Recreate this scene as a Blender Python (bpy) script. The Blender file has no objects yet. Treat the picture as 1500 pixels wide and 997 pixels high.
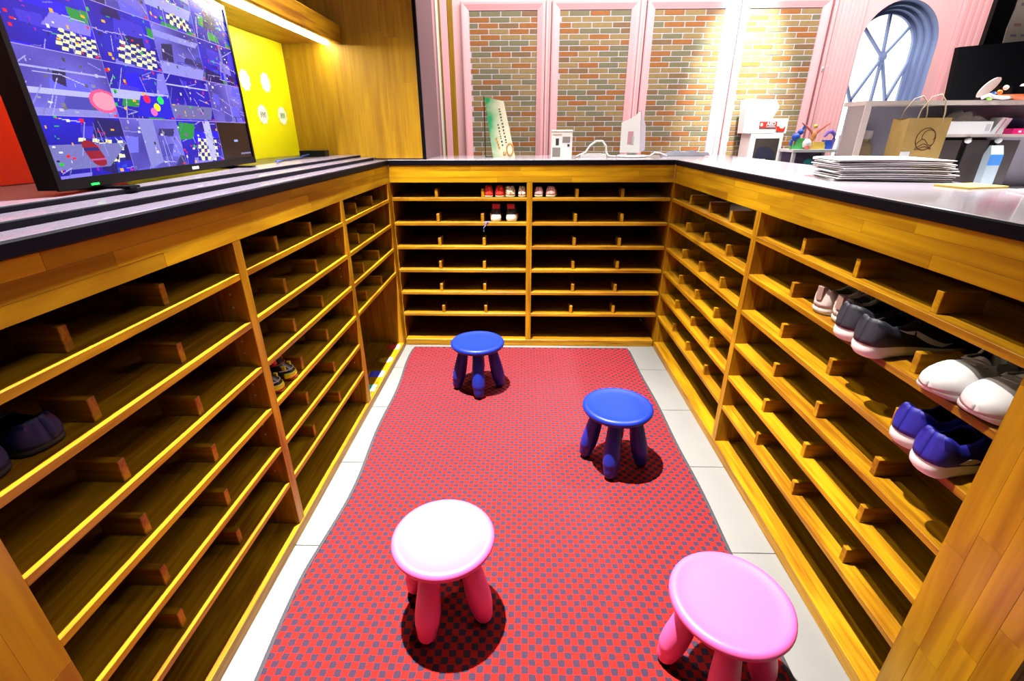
import bpy, bmesh, math, random
import numpy as np
from mathutils import Vector, Matrix

random.seed(7)
SC = bpy.context.scene
COL = SC.collection
PI = math.pi

# ------------------------------------------------------------------ camera
FPX, PITCH, YAW, ROLL, EYE = 694.85, 0.4149, 0.0262, -0.0033, 1.3867
cam_d = bpy.data.cameras.new('camera')
cam = bpy.data.objects.new('camera', cam_d)
COL.objects.link(cam)
cam_d.sensor_fit = 'HORIZONTAL'
cam_d.sensor_width = 36.0
cam_d.lens = FPX / 1500 * 36.0
cam_d.clip_start = 0.02
_r = Matrix.Rotation(YAW, 3, 'Z') @ Matrix.Rotation(PI / 2 - PITCH, 3, 'X') @ Matrix.Rotation(ROLL, 3, 'Z')
cam.matrix_world = Matrix.Translation((0, 0, EYE)) @ _r.to_4x4()
SC.camera = cam

# ------------------------------------------------------------------ world, lamps, exposure
SC.view_settings.view_transform = 'Standard'
SC.view_settings.look = 'None'
SC.view_settings.gamma = 1.0
SC.view_settings.use_curve_mapping = False
SC.view_settings.exposure = 0.0
w = bpy.data.worlds.new('world'); SC.world = w; w.use_nodes = True
w.node_tree.nodes['Background'].inputs[0].default_value = (1.0, 0.93, 0.88, 1)
w.node_tree.nodes['Background'].inputs[1].default_value = 0.03

def spot(loc, target, power, angle, blend, radius, color=(1, 1, 1)):
    d = bpy.data.lights.new('spot_lamp', 'SPOT')
    d.energy = power; d.spot_size = math.radians(angle); d.spot_blend = blend
    d.shadow_soft_size = radius; d.color = color
    o = bpy.data.objects.new('spot_lamp', d); COL.objects.link(o)
    o.location = loc
    o.rotation_euler = (Vector(target) - Vector(loc)).to_track_quat('-Z', 'Y').to_euler()
    return o

def area(loc, target, power, sx, sy, color=(1, 1, 1)):
    d = bpy.data.lights.new('area_lamp', 'AREA')
    d.shape = 'RECTANGLE'; d.size = sx; d.size_y = sy; d.energy = power; d.color = color
    o = bpy.data.objects.new('area_lamp', d); COL.objects.link(o)
    o.location = loc
    o.rotation_euler = (Vector(target) - Vector(loc)).to_track_quat('-Z', 'Y').to_euler()
    return o

WARM = (1.0, 0.95, 0.86)
SC.cycles.diffuse_bounces = 1
spot((0.45, 2.2, 4.3), (0.45, 3.45, 1.3), 520, 34, 0.8, 0.05, WARM)        # spot added to brighten the fronts of things on the far counter
spot((-0.55, 1.70, 4.4), (-0.50, 1.75, 0), 5600, 60, 1.0, 0.035, WARM)      # track spot over the aisle
spot((-1.1, 2.6, 4.4), (0.6, 1.5, 0), 260, 50, 0.4, 0.04, WARM)            # second track spot
spot((2.30, 5.25, 3.6), (2.35, 6.0, 1.9), 1900, 40, 1.0, 0.06, (1, 0.96, 0.9))  # wall washer by the fourth panel
area((1.7, 4.3, 3.9), (1.7, 6.0, 1.4), 310, 5.5, 0.8, (1, 0.95, 0.92))      # ceiling light over the staff side
spot((2.2, 2.2, 4.0), (1.85, 2.2, 1.2), 1700, 50, 0.6, 0.10, (1, 0.96, 0.97))   # spot over the staff desk
area((1.6, 0.6, 4.4), (-0.8, 1.5, 1.0), 34, 1.2, 1.2, WARM)                 # soft fill added to lift the left rack fascia

# ------------------------------------------------------------------ materials
def new_mat(name):
    m = bpy.data.materials.new(name); m.use_nodes = True
    nt = m.node_tree
    return m, nt, nt.nodes['Principled BSDF']

def N(nt, t, **kw):
    n = nt.nodes.new(t)
    for k, v in kw.items(): setattr(n, k, v)
    return n

def plain(name, col, rough=0.5, metal=0.0, spec=0.5, noise=0.06, nscale=40.0, coat=0.0, bump=0.0):
    m, nt, b = new_mat(name)
    tc = N(nt, 'ShaderNodeNewGeometry')
    no = N(nt, 'ShaderNodeTexNoise'); no.inputs['Scale'].default_value = nscale; no.inputs['Detail'].default_value = 3
    nt.links.new(tc.outputs['Position'], no.inputs['Vector'])
    mr = N(nt, 'ShaderNodeMapRange')
    mr.inputs['To Min'].default_value = 1 - noise; mr.inputs['To Max'].default_value = 1 + noise
    nt.links.new(no.outputs['Fac'], mr.inputs['Value'])
    mx = N(nt, 'ShaderNodeVectorMath', operation='SCALE')
    mx.inputs[0].default_value = col
    nt.links.new(mr.outputs['Result'], mx.inputs['Scale'])
    nt.links.new(mx.outputs['Vector'], b.inputs['Base Color'])
    b.inputs['Roughness'].default_value = rough
    b.inputs['Metallic'].default_value = metal
    b.inputs['Specular IOR Level'].default_value = spec
    b.inputs['Coat Weight'].default_value = coat
    if bump:
        bp = N(nt, 'ShaderNodeBump'); bp.inputs['Strength'].default_value = bump; bp.inputs['Distance'].default_value = 0.002
        nt.links.new(no.outputs['Fac'], bp.inputs['Height']); nt.links.new(bp.outputs['Normal'], b.inputs['Normal'])
    return m

def emit(name, col, strength):
    m, nt, b = new_mat(name)
    b.inputs['Base Color'].default_value = (*col, 1)
    b.inputs['Emission Color'].default_value = (*col, 1)
    b.inputs['Emission Strength'].default_value = strength
    return m

def wood(name, axis, dark, light, rand=0.18, rough=0.38, fine=85.0, contrast=1.0):
    """wood with grain along a world axis; tone varies from piece to piece"""
    m, nt, b = new_mat(name)
    g = N(nt, 'ShaderNodeNewGeometry'); oi = N(nt, 'ShaderNodeObjectInfo')
    off = N(nt, 'ShaderNodeVectorMath', operation='SCALE'); off.inputs[0].default_value = (7.3, 5.1, 9.7)
    nt.links.new(oi.outputs['Random'], off.inputs['Scale'])
    add = N(nt, 'ShaderNodeVectorMath', operation='ADD')
    nt.links.new(g.outputs['Position'], add.inputs[0]); nt.links.new(off.outputs['Vector'], add.inputs[1])
    mp = N(nt, 'ShaderNodeMapping')
    sc = [fine, fine, fine]; sc[axis] = fine * 0.045
    mp.inputs['Scale'].default_value = sc
    nt.links.new(add.outputs['Vector'], mp.inputs['Vector'])
    n1 = N(nt, 'ShaderNodeTexNoise'); n1.inputs['Scale'].default_value = 1.0; n1.inputs['Detail'].default_value = 5
    n1.inputs['Distortion'].default_value = 0.6
    nt.links.new(mp.outputs['Vector'], n1.inputs['Vector'])
    mp2 = N(nt, 'ShaderNodeMapping'); sc2 = [11, 11, 11]; sc2[axis] = 1.6
    mp2.inputs['Scale'].default_value = sc2
    nt.links.new(add.outputs['Vector'], mp2.inputs['Vector'])
    n2 = N(nt, 'ShaderNodeTexNoise'); n2.inputs['Scale'].default_value = 1.0; n2.inputs['Detail'].default_value = 2
    n2.inputs['Distortion'].default_value = 1.2
    nt.links.new(mp2.outputs['Vector'], n2.inputs['Vector'])
    mix = N(nt, 'ShaderNodeMath', operation='ADD')
    nt.links.new(n1.outputs['Fac'], mix.inputs[0]); nt.links.new(n2.outputs['Fac'], mix.inputs[1])
    mr = N(nt, 'ShaderNodeMapRange')
    mr.inputs['From Min'].default_value = 1 - 0.24 / contrast; mr.inputs['From Max'].default_value = 1 + 0.24 / contrast
    nt.links.new(mix.outputs['Value'], mr.inputs['Value'])
    cr = N(nt, 'ShaderNodeMix', data_type='RGBA')
    cr.inputs['A'].default_value = (*dark, 1); cr.inputs['B'].default_value = (*light, 1)
    nt.links.new(mr.outputs['Result'], cr.inputs['Factor'])
    rr = N(nt, 'ShaderNodeMapRange'); rr.inputs['To Min'].default_value = 1 - rand; rr.inputs['To Max'].default_value = 1 + rand
    nt.links.new(oi.outputs['Random'], rr.inputs['Value'])
    sm = N(nt, 'ShaderNodeVectorMath', operation='SCALE')
    nt.links.new(cr.outputs['Result'], sm.inputs[0]); nt.links.new(rr.outputs['Result'], sm.inputs['Scale'])
    nt.links.new(sm.outputs['Vector'], b.inputs['Base Color'])
    b.inputs['Roughness'].default_value = rough
    b.inputs['Specular IOR Level'].default_value = 0.3
    return m

DK, LT = (0.20, 0.072, 0.002), (0.43, 0.212, 0.004)
M = {}
for ax, n in enumerate('xyz'):
    M['rack_' + n] = wood('rack_wood_' + n, ax, DK, LT, 0.05, contrast=1.0)
    M['stave_' + n] = wood('stave_wood_' + n, ax, (0.27, 0.120, 0.003), (0.46, 0.255, 0.005), 0.17, 0.33, 40)
M['shaded_back'] = wood('shaded_back_panel', 2, (0.018, 0.006, 0.001), (0.035, 0.012, 0.002), 0.05)  # near-black wood: the rack interior's shade is put into the panel colour
M['wall_wood'] = wood('wall_plank_wood', 2, (0.22, 0.105, 0.003), (0.36, 0.195, 0.004), 0.05, 0.45, 60, 0.8)
M['soffit'] = wood('soffit_wood', 1, (0.22, 0.085, 0.006), (0.42, 0.20, 0.012), 0.05)
M['black'] = plain('black_edge', (0.003, 0.003, 0.006), 0.5, spec=0.06)
M['steel'] = plain('counter_steel', (0.17, 0.145, 0.21), 0.2, 0.5, noise=0.10, nscale=6)
M['steel_white'] = plain('counter_gloss_laminate', (0.52, 0.47, 0.53), 0.12, 0.25, noise=0.08, nscale=5)
M['tile'] = plain('floor_tile', (0.180, 0.177, 0.174), 0.35, noise=0.06, nscale=9)
M['grout'] = plain('grout', (0.36, 0.35, 0.34), 0.8)
M['pink_wall'] = plain('pink_paint', (0.76, 0.40, 0.41), 0.5, noise=0.02)
M['pink_trim'] = plain('pink_gloss_trim', (0.78, 0.37, 0.39), 0.35, noise=0.02)
M['mauve'] = plain('mauve_wall', (0.23, 0.13, 0.15), 0.6, noise=0.04)
M['cream'] = plain('cream_trim', (0.80, 0.66, 0.55), 0.45)
M['mustard'] = plain('mustard_line', (0.5, 0.32, 0.01), 0.5)
M['mortar'] = plain('mortar', (0.44, 0.385, 0.42), 0.8)
M['brick_o'] = plain('brick_orange', (0.25, 0.085, 0.012), 0.75, noise=0.25, nscale=25, bump=0.4)
M['brick_t'] = plain('brick_tan', (0.225, 0.145, 0.050), 0.75, noise=0.2, nscale=25, bump=0.4)
M['brick_g'] = plain('brick_olive', (0.135, 0.118, 0.058), 0.75, noise=0.2, nscale=25, bump=0.4)
M['brick_b'] = plain('brick_brown', (0.16, 0.085, 0.032), 0.75, noise=0.2, nscale=25, bump=0.4)
M['yellow_wall'] = plain('yellow_panel', (0.80, 0.73, 0.004), 0.4, noise=0.02)
M['red_wall'] = plain('red_panel', (0.62, 0.018, 0.004), 0.45, noise=0.03)
M['white'] = plain('white_plastic', (0.82, 0.81, 0.82), 0.4, noise=0.02)
M['paper'] = plain('white_paper', (0.84, 0.82, 0.85), 0.7, noise=0.03)
M['led'] = emit('led_strip', (1.0, 0.95, 0.55), 90)
M['daylight'] = emit('daylight_pane', (0.95, 0.98, 1.0), 1.6)
M['win_frame'] = plain('blue_grey_frame', (0.17, 0.22, 0.40), 0.5, noise=0.03)
M['blue_seat'] = plain('blue_plastic', (0.004, 0.018, 0.24), 0.42, spec=0.28, noise=0.02, bump=0.02)
M['pink_seat'] = plain('pink_plastic', (0.76, 0.100, 0.33), 0.38, noise=0.02)
M['tv_black'] = plain('tv_gloss_black', (0.003, 0.003, 0.004), 0.3, spec=0.08)
M['black_plastic'] = plain('black_plastic', (0.003, 0.003, 0.004), 0.5, spec=0.15)
M['kraft'] = plain('kraft_paper', (0.46, 0.29, 0.085), 0.75, noise=0.12, nscale=30)
M['kraft_ink'] = plain('brown_ink', (0.09, 0.03, 0.01), 0.8)
M['chrome'] = plain('pin_metal', (0.8, 0.75, 0.65), 0.3, 0.9)
M['mat_border'] = plain('rug_binding', (0.035, 0.03, 0.04), 0.85)

def rug_mat():
    m, nt, b = new_mat('red_check_rug')
    g = N(nt, 'ShaderNodeNewGeometry')
    wn = N(nt, 'ShaderNodeTexNoise'); wn.inputs['Scale'].default_value = 90; wn.inputs['Detail'].default_value = 2
    nt.links.new(g.outputs['Position'], wn.inputs['Vector'])
    c0 = N(nt, 'ShaderNodeVectorMath', operation='SUBTRACT'); c0.inputs[1].default_value = (0.5, 0.5, 0.5)
    nt.links.new(wn.outputs['Color'], c0.inputs[0])
    s0 = N(nt, 'ShaderNodeVectorMath', operation='SCALE'); s0.inputs['Scale'].default_value = 0.006
    nt.links.new(c0.outputs['Vector'], s0.inputs[0])
    a0 = N(nt, 'ShaderNodeVectorMath', operation='ADD')
    nt.links.new(g.outputs['Position'], a0.inputs[0]); nt.links.new(s0.outputs['Vector'], a0.inputs[1])
    # two sine waves multiplied: a soft checker whose dark squares are a little smaller than the red ones
    sp = N(nt, 'ShaderNodeSeparateXYZ'); nt.links.new(a0.outputs['Vector'], sp.inputs[0])
    k = PI / 0.0208
    outs = []
    for ax in ('X', 'Y'):
        mu = N(nt, 'ShaderNodeMath', operation='MULTIPLY'); mu.inputs[1].default_value = k
        nt.links.new(sp.outputs[ax], mu.inputs[0])
        si = N(nt, 'ShaderNodeMath', operation='SINE'); nt.links.new(mu.outputs[0], si.inputs[0]); outs.append(si)
    pr = N(nt, 'ShaderNodeMath', operation='MULTIPLY')
    nt.links.new(outs[0].outputs[0], pr.inputs[0]); nt.links.new(outs[1].outputs[0], pr.inputs[1])
    th = N(nt, 'ShaderNodeMapRange'); th.inputs['From Min'].default_value = -0.02; th.inputs['From Max'].default_value = 0.10
    nt.links.new(pr.outputs[0], th.inputs['Value'])
    fn = N(nt, 'ShaderNodeTexNoise'); fn.inputs['Scale'].default_value = 420; fn.inputs['Detail'].default_value = 2
    nt.links.new(g.outputs['Position'], fn.inputs['Vector'])
    fr = N(nt, 'ShaderNodeMapRange'); fr.inputs['To Min'].default_value = 0.65; fr.inputs['To Max'].default_value = 1.35
    nt.links.new(fn.outputs['Fac'], fr.inputs['Value'])
    mx = N(nt, 'ShaderNodeMix', data_type='RGBA')
    mx.inputs['A'].default_value = (0.35, 0.010, 0.008, 1); mx.inputs['B'].default_value = (0.036, 0.018, 0.036, 1)
    nt.links.new(th.outputs['Result'], mx.inputs['Factor'])
    sc = N(nt, 'ShaderNodeVectorMath', operation='SCALE')
    nt.links.new(mx.outputs['Result'], sc.inputs[0]); nt.links.new(fr.outputs['Result'], sc.inputs['Scale'])
    nt.links.new(sc.outputs['Vector'], b.inputs['Base Color'])
    b.inputs['Roughness'].default_value = 0.95; b.inputs['Specular IOR Level'].default_value = 0.15
    bp = N(nt, 'ShaderNodeBump'); bp.inputs['Strength'].default_value = 0.5; bp.inputs['Distance'].default_value = 0.003
    nt.links.new(fn.outputs['Fac'], bp.inputs['Height']); nt.links.new(bp.outputs['Normal'], b.inputs['Normal'])
    return m
M['rug'] = rug_mat()

def clear(name, col, alpha):
    m, nt, b = new_mat(name)
    b.inputs['Base Color'].default_value = (*col, 1); b.inputs['Alpha'].default_value = alpha
    b.inputs['Roughness'].default_value = 0.12
    return m
M['acrylic'] = clear('clear_acrylic', (0.55, 0.46, 0.42), 0.45)

# ------------------------------------------------------------------ mesh helpers
class MB:
    def __init__(s): s.v = []; s.f = []; s.mi = []
    def add(s, vs, fs, mi=0):
        o = len(s.v); s.v += [tuple(p) for p in vs]
        for f in fs: s.f.append(tuple(i + o for i in f)); s.mi.append(mi)
        return s
    def box(s, lo, hi, mi=0, mat=None):
        (x0, y0, z0), (x1, y1, z1) = lo, hi
        vs = [(x0, y0, z0), (x1, y0, z0), (x1, y1, z0), (x0, y1, z0), (x0, y0, z1), (x1, y0, z1), (x1, y1, z1), (x0, y1, z1)]
        if mat is not None: vs = [tuple(mat @ Vector(p)) for p in vs]
        return s.add(vs, [(0, 3, 2, 1), (4, 5, 6, 7), (0, 1, 5, 4), (1, 2, 6, 5), (2, 3, 7, 6), (3, 0, 4, 7)], mi)
    def loft(s, rings, caps=True, closed=True, mi=0):
        n = len(rings[0]); vs = [p for r in rings for p in r]; fs = []
        for i in range(len(rings) - 1):
            for j in range(n if closed else n - 1):
                a, b = i * n + j, i * n + (j + 1) % n
                fs.append((a, b, b + n, a + n))
        if caps and closed:
            fs.append(tuple(range(n - 1, -1, -1))); fs.append(tuple((len(rings) - 1) * n + j for j in range(n)))
        return s.add(vs, fs, mi)
    def lathe(s, prof, n=32, mat=None, mi=0):
        rings = []
        for r, z in prof:
            ring = [(r * math.cos(2 * PI * k / n), r * math.sin(2 * PI * k / n), z) for k in range(n)]
            if mat is not None: ring = [tuple(mat @ Vector(p)) for p in ring]
            rings.append(ring)
        return s.loft(rings, mi=mi)
    def tube(s, pts, r, n=8, mi=0):
        pts = [Vector(p) for p in pts]; rings = []
        up = Vector((0, 0, 1))
        for i, p in enumerate(pts):
            d = (pts[min(i + 1, len(pts) - 1)] - pts[max(i - 1, 0)]).normalized()
            a = d.cross(up)
            if a.length < 1e-3: a = d.cross(Vector((0, 1, 0)))
            a.normalize(); b = a.cross(d).normalized()
            rr = r[i] if isinstance(r, (list, tuple)) else r
            rings.append([tuple(p + a * (rr * math.cos(2 * PI * k / n)) + b * (rr * math.sin(2 * PI * k / n))) for k in range(n)])
        return s.loft(rings, mi=mi)
    def prism(s, poly, h0, h1, axis=2, mi=0):
        def P(u, v, h):
            return (u, v, h) if axis == 2 else ((u, h, v) if axis == 1 else (h, u, v))
        n = len(poly)
        a = [P(u, v, h0) for u, v in poly]; b = [P(u, v, h1) for u, v in poly]
        fs = [tuple(range(n - 1, -1, -1)), tuple(range(n, 2 * n))] + [(i, (i + 1) % n, n + (i + 1) % n, n + i) for i in range(n)]
        return s.add(a + b, fs, mi)
    def mesh(s, name, mats, smooth=False, recalc=True):
        me = bpy.data.meshes.new(name); me.from_pydata(s.v, [], s.f)
        for m in (mats if isinstance(mats, (list, tuple)) else [mats]): me.materials.append(m)
        me.polygons.foreach_set('material_index', s.mi)
        if recalc:
            bm = bmesh.new(); bm.from_mesh(me); bmesh.ops.recalc_face_normals(bm, faces=bm.faces[:]); bm.to_mesh(me); bm.free()
        if smooth:
            me.polygons.foreach_set('use_smooth', [True] * len(me.polygons))
            try: me.set_sharp_from_angle(angle=math.radians(smooth if smooth is not True else 40))
            except Exception: pass
        me.update()
        return me
    def build(s, name, mats, parent=None, loc=(0, 0, 0), smooth=False):
        return put(name, s.mesh(name, mats, smooth), parent, loc)

def put(name, me, parent=None, loc=(0, 0, 0), rot=(0, 0, 0), scale=(1, 1, 1)):
    o = bpy.data.objects.new(name, me); COL.objects.link(o)
    o.location = loc; o.rotation_euler = rot; o.scale = scale
    if parent is not None: o.parent = parent
    return o

def tag(o, label=None, cat=None, group=None, kind=None):
    if label: o['label'] = label
    if cat: o['category'] = cat
    if group: o['group'] = group
    if kind: o['kind'] = kind
    return o

def empty(name, loc=(0, 0, 0), rz=0.0, label=None, cat=None, group=None, kind=None):
    o = bpy.data.objects.new(name, None); COL.objects.link(o)
    o.empty_display_size = 0.05
    o.location = loc; o.rotation_euler = (0, 0, rz)
    return tag(o, label, cat, group, kind)

def chamfer_unit(name, mats, c=0.02):
    """unit cube with worn edges, shared by pieces that are scaled to size"""
    bm = bmesh.new(); bmesh.ops.create_cube(bm, size=1.0)
    bmesh.ops.bevel(bm, geom=bm.edges[:], offset=c, segments=1, affect='EDGES')
    me = bpy.data.meshes.new(name); bm.to_mesh(me); bm.free()
    me.materials.append(mats); return me

def wbox(name, lo, hi, mat, parent=None, c=0.0015):
    """a board given by world corners; child of an unrotated parent that may itself have a parent"""
    lo, hi = Vector(lo), Vector(hi); ctr = (lo + hi) / 2; h = (hi - lo) / 2
    bm = bmesh.new(); bmesh.ops.create_cube(bm, size=1.0)
    for v in bm.verts: v.co = Vector((v.co.x * 2 * h.x, v.co.y * 2 * h.y, v.co.z * 2 * h.z))
    if c: bmesh.ops.bevel(bm, geom=bm.edges[:], offset=min(c, 0.4 * min(h) * 2), segments=1, affect='EDGES')
    me = bpy.data.meshes.new(name); bm.to_mesh(me); bm.free(); me.materials.append(mat)
    return put(name, me, parent, ctr - wloc(parent))

def wloc(o):
    p = Vector((0, 0, 0))
    while o is not None: p = p + Vector(o.location); o = o.parent
    return p

# ------------------------------------------------------------------ layout numbers (metres)
XL, XR, YB = -0.832, 0.909, 3.06           # front planes of the left, right and back racks
DEPTH = 0.49
ZS = [1.008, 0.856, 0.703, 0.549, 0.394, 0.240]   # tops of the shelves
TH = 0.019
ZBASE, ZF0, ZF1, ZTOP = 0.045, 1.10, 1.20, 1.230

# ------------------------------------------------------------------ floor
floor = wbox('floor', (-5, -2.5, -0.12), (8, 7, -0.004), M['grout'], c=0); tag(floor, kind='structure')
tile_me = chamfer_unit('floor_tile', M['tile'], 0.004)
P = 0.478
for i in range(-2, 4):
    for j in range(-3, 5):
        x0, y0 = -0.70 + i * P, 1.271 + j * P
        if x0 > 1.2 or y0 > 2.9: continue
        put('floor_tile', tile_me, floor, Vector((x0 + P / 2, y0 + P / 2, -0.004)) - Vector(floor.location), (0, 0, 0), (P - 0.004, P - 0.004, 0.008))

# ------------------------------------------------------------------ rug
rug = empty('red_checked_rug', (0, 1.3, 0), label='long red rug with small dark checks lying between the shoe racks', cat='rug')
def edge_l(y): return -0.735 - 0.018 * math.sin(y * 2.6 + 0.4) - 0.009 * math.sin(y * 7.1) + 0.02 * max(0.0, min(1.0, (1.15 - y) / 0.4))
def edge_r(y): return 0.715 + 0.028 * math.sin((3.05 - y) * 0.95) + 0.003 * math.sin(y * 9)
ys = [-0.6 + 3.60 * k / 90 for k in range(91)]
mb = MB(); nx = 14
rows = []
for y in ys:
    l, r = edge_l(y), edge_r(y)
    rows.append([(l + (r - l) * k / nx, y - 1.3, 0.0105 + 0.0018 * math.sin(3.1 * y + k * 0.9) * math.sin(k * 1.7 + y) ) for k in range(nx + 1)])
mb.loft(rows, caps=False, closed=False)
mb.build('pile', M['rug'], rug, smooth=True)
mb = MB()
loop = [(edge_l(y), y - 1.3) for y in ys] + [(edge_r(y), y - 1.3) for y in reversed(ys)]
nl = len(loop); cx = 0.0
rings = []
for (dx, z) in ((0.008, 0.004), (0.010, 0.0085), (0.003, 0.0125), (-0.004, 0.0128), (-0.006, 0.004)):
    ring = []
    for k, (x, y) in enumerate(loop):
        a, b2 = Vector(loop[k - 1]), Vector(loop[(k + 1) % nl])
        t = (b2 - a).normalized(); nrm = Vector((-t.y, t.x))
        ring.append((x + nrm.x * dx, y + nrm.y * dx, z))
    rings.append(ring)
mb.loft(rings + [rings[0]], caps=False)
mb.build('binding', M['mat_border'], rug, smooth=True)

# ------------------------------------------------------------------ shoe racks
def stave_face(parent, u, lo, hi, depth_axis, d0, d1, rows, rng, lmin=0.22, lmax=0.62):
    """laminated staves: u = long axis, the other in-plane axis is split into rows; unit cube scaled"""
    v = [a for a in range(3) if a not in (u, depth_axis)][0]
    me = STAVE[u]
    hv = (hi[v] - lo[v]) / rows
    for r in range(rows):
        p = lo[u] - rng.uniform(0, 0.3)
        while p < hi[u] - 1e-6:
            e = p + rng.uniform(lmin, lmax)
            a, b = max(p, lo[u]), min(e, hi[u])
            if hi[u] - b < 0.05: b = hi[u]; e = hi[u]
            if b - a > 0.004:
                c = [0, 0, 0]; s = [0, 0, 0]
                c[u] = (a + b) / 2; s[u] = b - a - 0.0006
                c[v] = lo[v] + hv * (r + 0.5); s[v] = hv - 0.0005
                c[depth_axis] = (d0 + d1) / 2; s[depth_axis] = abs(d1 - d0) + rng.uniform(-0.0004, 0.0004)
                put('stave', me, parent, Vector(c) - wloc(parent), (0, 0, 0), s)
            p = e
STAVE = [chamfer_unit('stave', M['stave_' + n], 0.006) for n in 'xyz']

def rack(label, side):
    rng = random.Random({'left': 3, 'back': 5, 'right': 8}[side])
    if side == 'left':
        a0, a1 = 0.30, YB; front, sgn, ax = XL, -1, 1
        bays = [(0.545, 1.33), (1.37, 2.19), (2.23, 2.995)]
        nblk = [2, 2, 2]
    elif side == 'right':
        a0, a1 = 0.575, YB; front, sgn, ax = XR, 1, 1
        bays = [(0.785, 1.887), (1.927, 3.04)]
        nblk = [3, 3]
    else:
        a0, a1 = XL, XR; front, sgn, ax = YB, 1, 0
        bays = [(XL + 0.002, 0.014), (0.049, XR - 0.004)]
        nblk = [2, 2]
    root = empty('shoe_rack', ((a0 + a1) / 2, front + sgn * DEPTH / 2, 0) if ax == 0 else (front + sgn * DEPTH / 2, (a0 + a1) / 2, 0), label=label, cat='shoe rack')
    wa = M['rack_' + 'xy'[ax]]; wd = M['rack_' + 'yx'[ax]]; wz = M['rack_z']
    def B(name, p0, p1, d0, d1, z0, z1, mat, parent=root, c=0.0012):
        """p along the rack, d behind the front plane"""
        f0, f1 = sorted((front + sgn * d0, front + sgn * d1))
        if ax == 0: return wbox(name, (p0, f0, z0), (p1, f1, z1), mat, parent, c)
        return wbox(name, (f0, p0, z0), (f1, p1, z1), mat, parent, c)
    ends = (bays[0][0], bays[-1][1])
    # upright panels
    bounds = []
    for k in range(len(bays) - 1): bounds.append((bays[k][1], bays[k + 1][0]))
    for (p0, p1) in bounds: B('upright', p0, p1, 0, DEPTH, 0.0, ZF0, wz)
    if side != 'back':
        B('end_panel', bays[-1][1], a1 - (0.004 if side == 'left' else 0.001), 0, DEPTH, 0.0, ZF0, wz)
        ep = B('end_panel', a0, bays[0][0], 0.012, DEPTH, 0.0, ZF0, wz)
        lo = [0, a0, 0.0]; hi = [0, bays[0][0], ZF0]
        d0, d1 = front, front + sgn * 0.012
        stave_face(ep, 2, lo, hi, 0, d0, d1, 4, rng, 0.25, 0.6)
        B('end_cap', a0, a0 + 0.02, 0.031, DEPTH, ZF0 + 0.001, ZF1 - 0.001, wz)
    if side == 'back':
        B('end_panel', XL - 0.022, XL - 0.002, 0.034, DEPTH, 0.0, ZF0, wz); B('end_panel', XR + 0.002, XR + 0.022, 0.004, DEPTH, 0.0, ZF0, wz)
    # back panel, base, kickboard
    B('back_panel', ends[0] - (0.024 if side == 'back' else 0), ends[1] + (0.026 if side == 'back' else 0), DEPTH - 0.008, DEPTH - 0.001, 0.02, ZF1 - 0.001, M['shaded_back'])
    for (p0, p1) in bays:
        B('base_board', p0, p1, 0.002, DEPTH - 0.01, ZBASE - 0.018, ZBASE, wa)
    B('kickboard', ends[0], ends[1], -0.002, 0.012, 0.0, ZBASE - 0.001, wa)
    # shelves with their divider blocks
    for bi, (p0, p1) in enumerate(bays):
        zs = ZS[:4] if (side == 'left' and bi == 2) else ZS
        for z in zs:
            sh = B('shelf', p0, p1, 0.001, DEPTH - 0.01, z - TH, z, wa)
            n = nblk[bi]
            if side == 'left' and bi == 2: spots = [2.437, 2.72]
            elif side == 'left' and bi == 0: spots = [0.792, 1.055]
            elif side == 'left': spots = [1.615, 1.885]
            elif side == 'right': spots = [1.597, 1.316, 1.034] if bi == 0 else [2.768, 2.482, 2.196]
            else: spots = [-0.554, -0.263] if bi == 0 else [0.327, 0.616]
            for s in spots:
                s += rng.uniform(-0.004, 0.004); d = 0.016 + rng.uniform(0, 0.008)
                B('divider_block', s - 0.0095, s + 0.0095, d, d + 0.10, z, z + 0.052, wd, sh)
    # shelf pins on the uprights
    for (p0, p1) in bounds:
        for face in ((p0, -1), (p1, 1)):
            if (side == 'left' and face[1] > 0) or (side == 'right' and face[1] < 0): continue
            for z in ZS[:-1]:
                for dz in (-0.045, -0.085):
                    for dd in (0.045,):
                        q = face[0] + face[1] * 0.001
                        o = put('shelf_pin', PIN, root)
                        pos = Vector((q, front + sgn * dd, z - TH + dz)) if ax == 0 else Vector((front + sgn * dd, q, z - TH + dz))
                        o.location = pos - wloc(root)
                        o.rotation_euler = (0, PI / 2, 0) if ax == 0 else (PI / 2, 0, 0)
    # fascia of glued staves
    fa = B('fascia', a0, a1, 0.012, 0.030, ZF0, ZF1, wa)
    lo = [0, 0, ZF0]; hi = [0, 0, ZF1]
    lo[ax], hi[ax] = a0, a1
    stave_face(fa, ax, lo, hi, 1 - ax, front, front + sgn * 0.012, 3, rng, 0.28, 0.85)
    return root
mb = MB(); mb.lathe([(0.0, -0.002), (0.0035, -0.002), (0.0035, 0.001), (0.002, 0.0018), (0.0, 0.002)], 8); PIN = mb.mesh('shelf_pin', M['chrome'], True)

rack('long wooden shoe rack on the left under the television', 'left')
rack('wooden shoe rack across the far end with two bays', 'back')
rack('brightly lit wooden shoe rack on the right below the paper stack', 'right')

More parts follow.
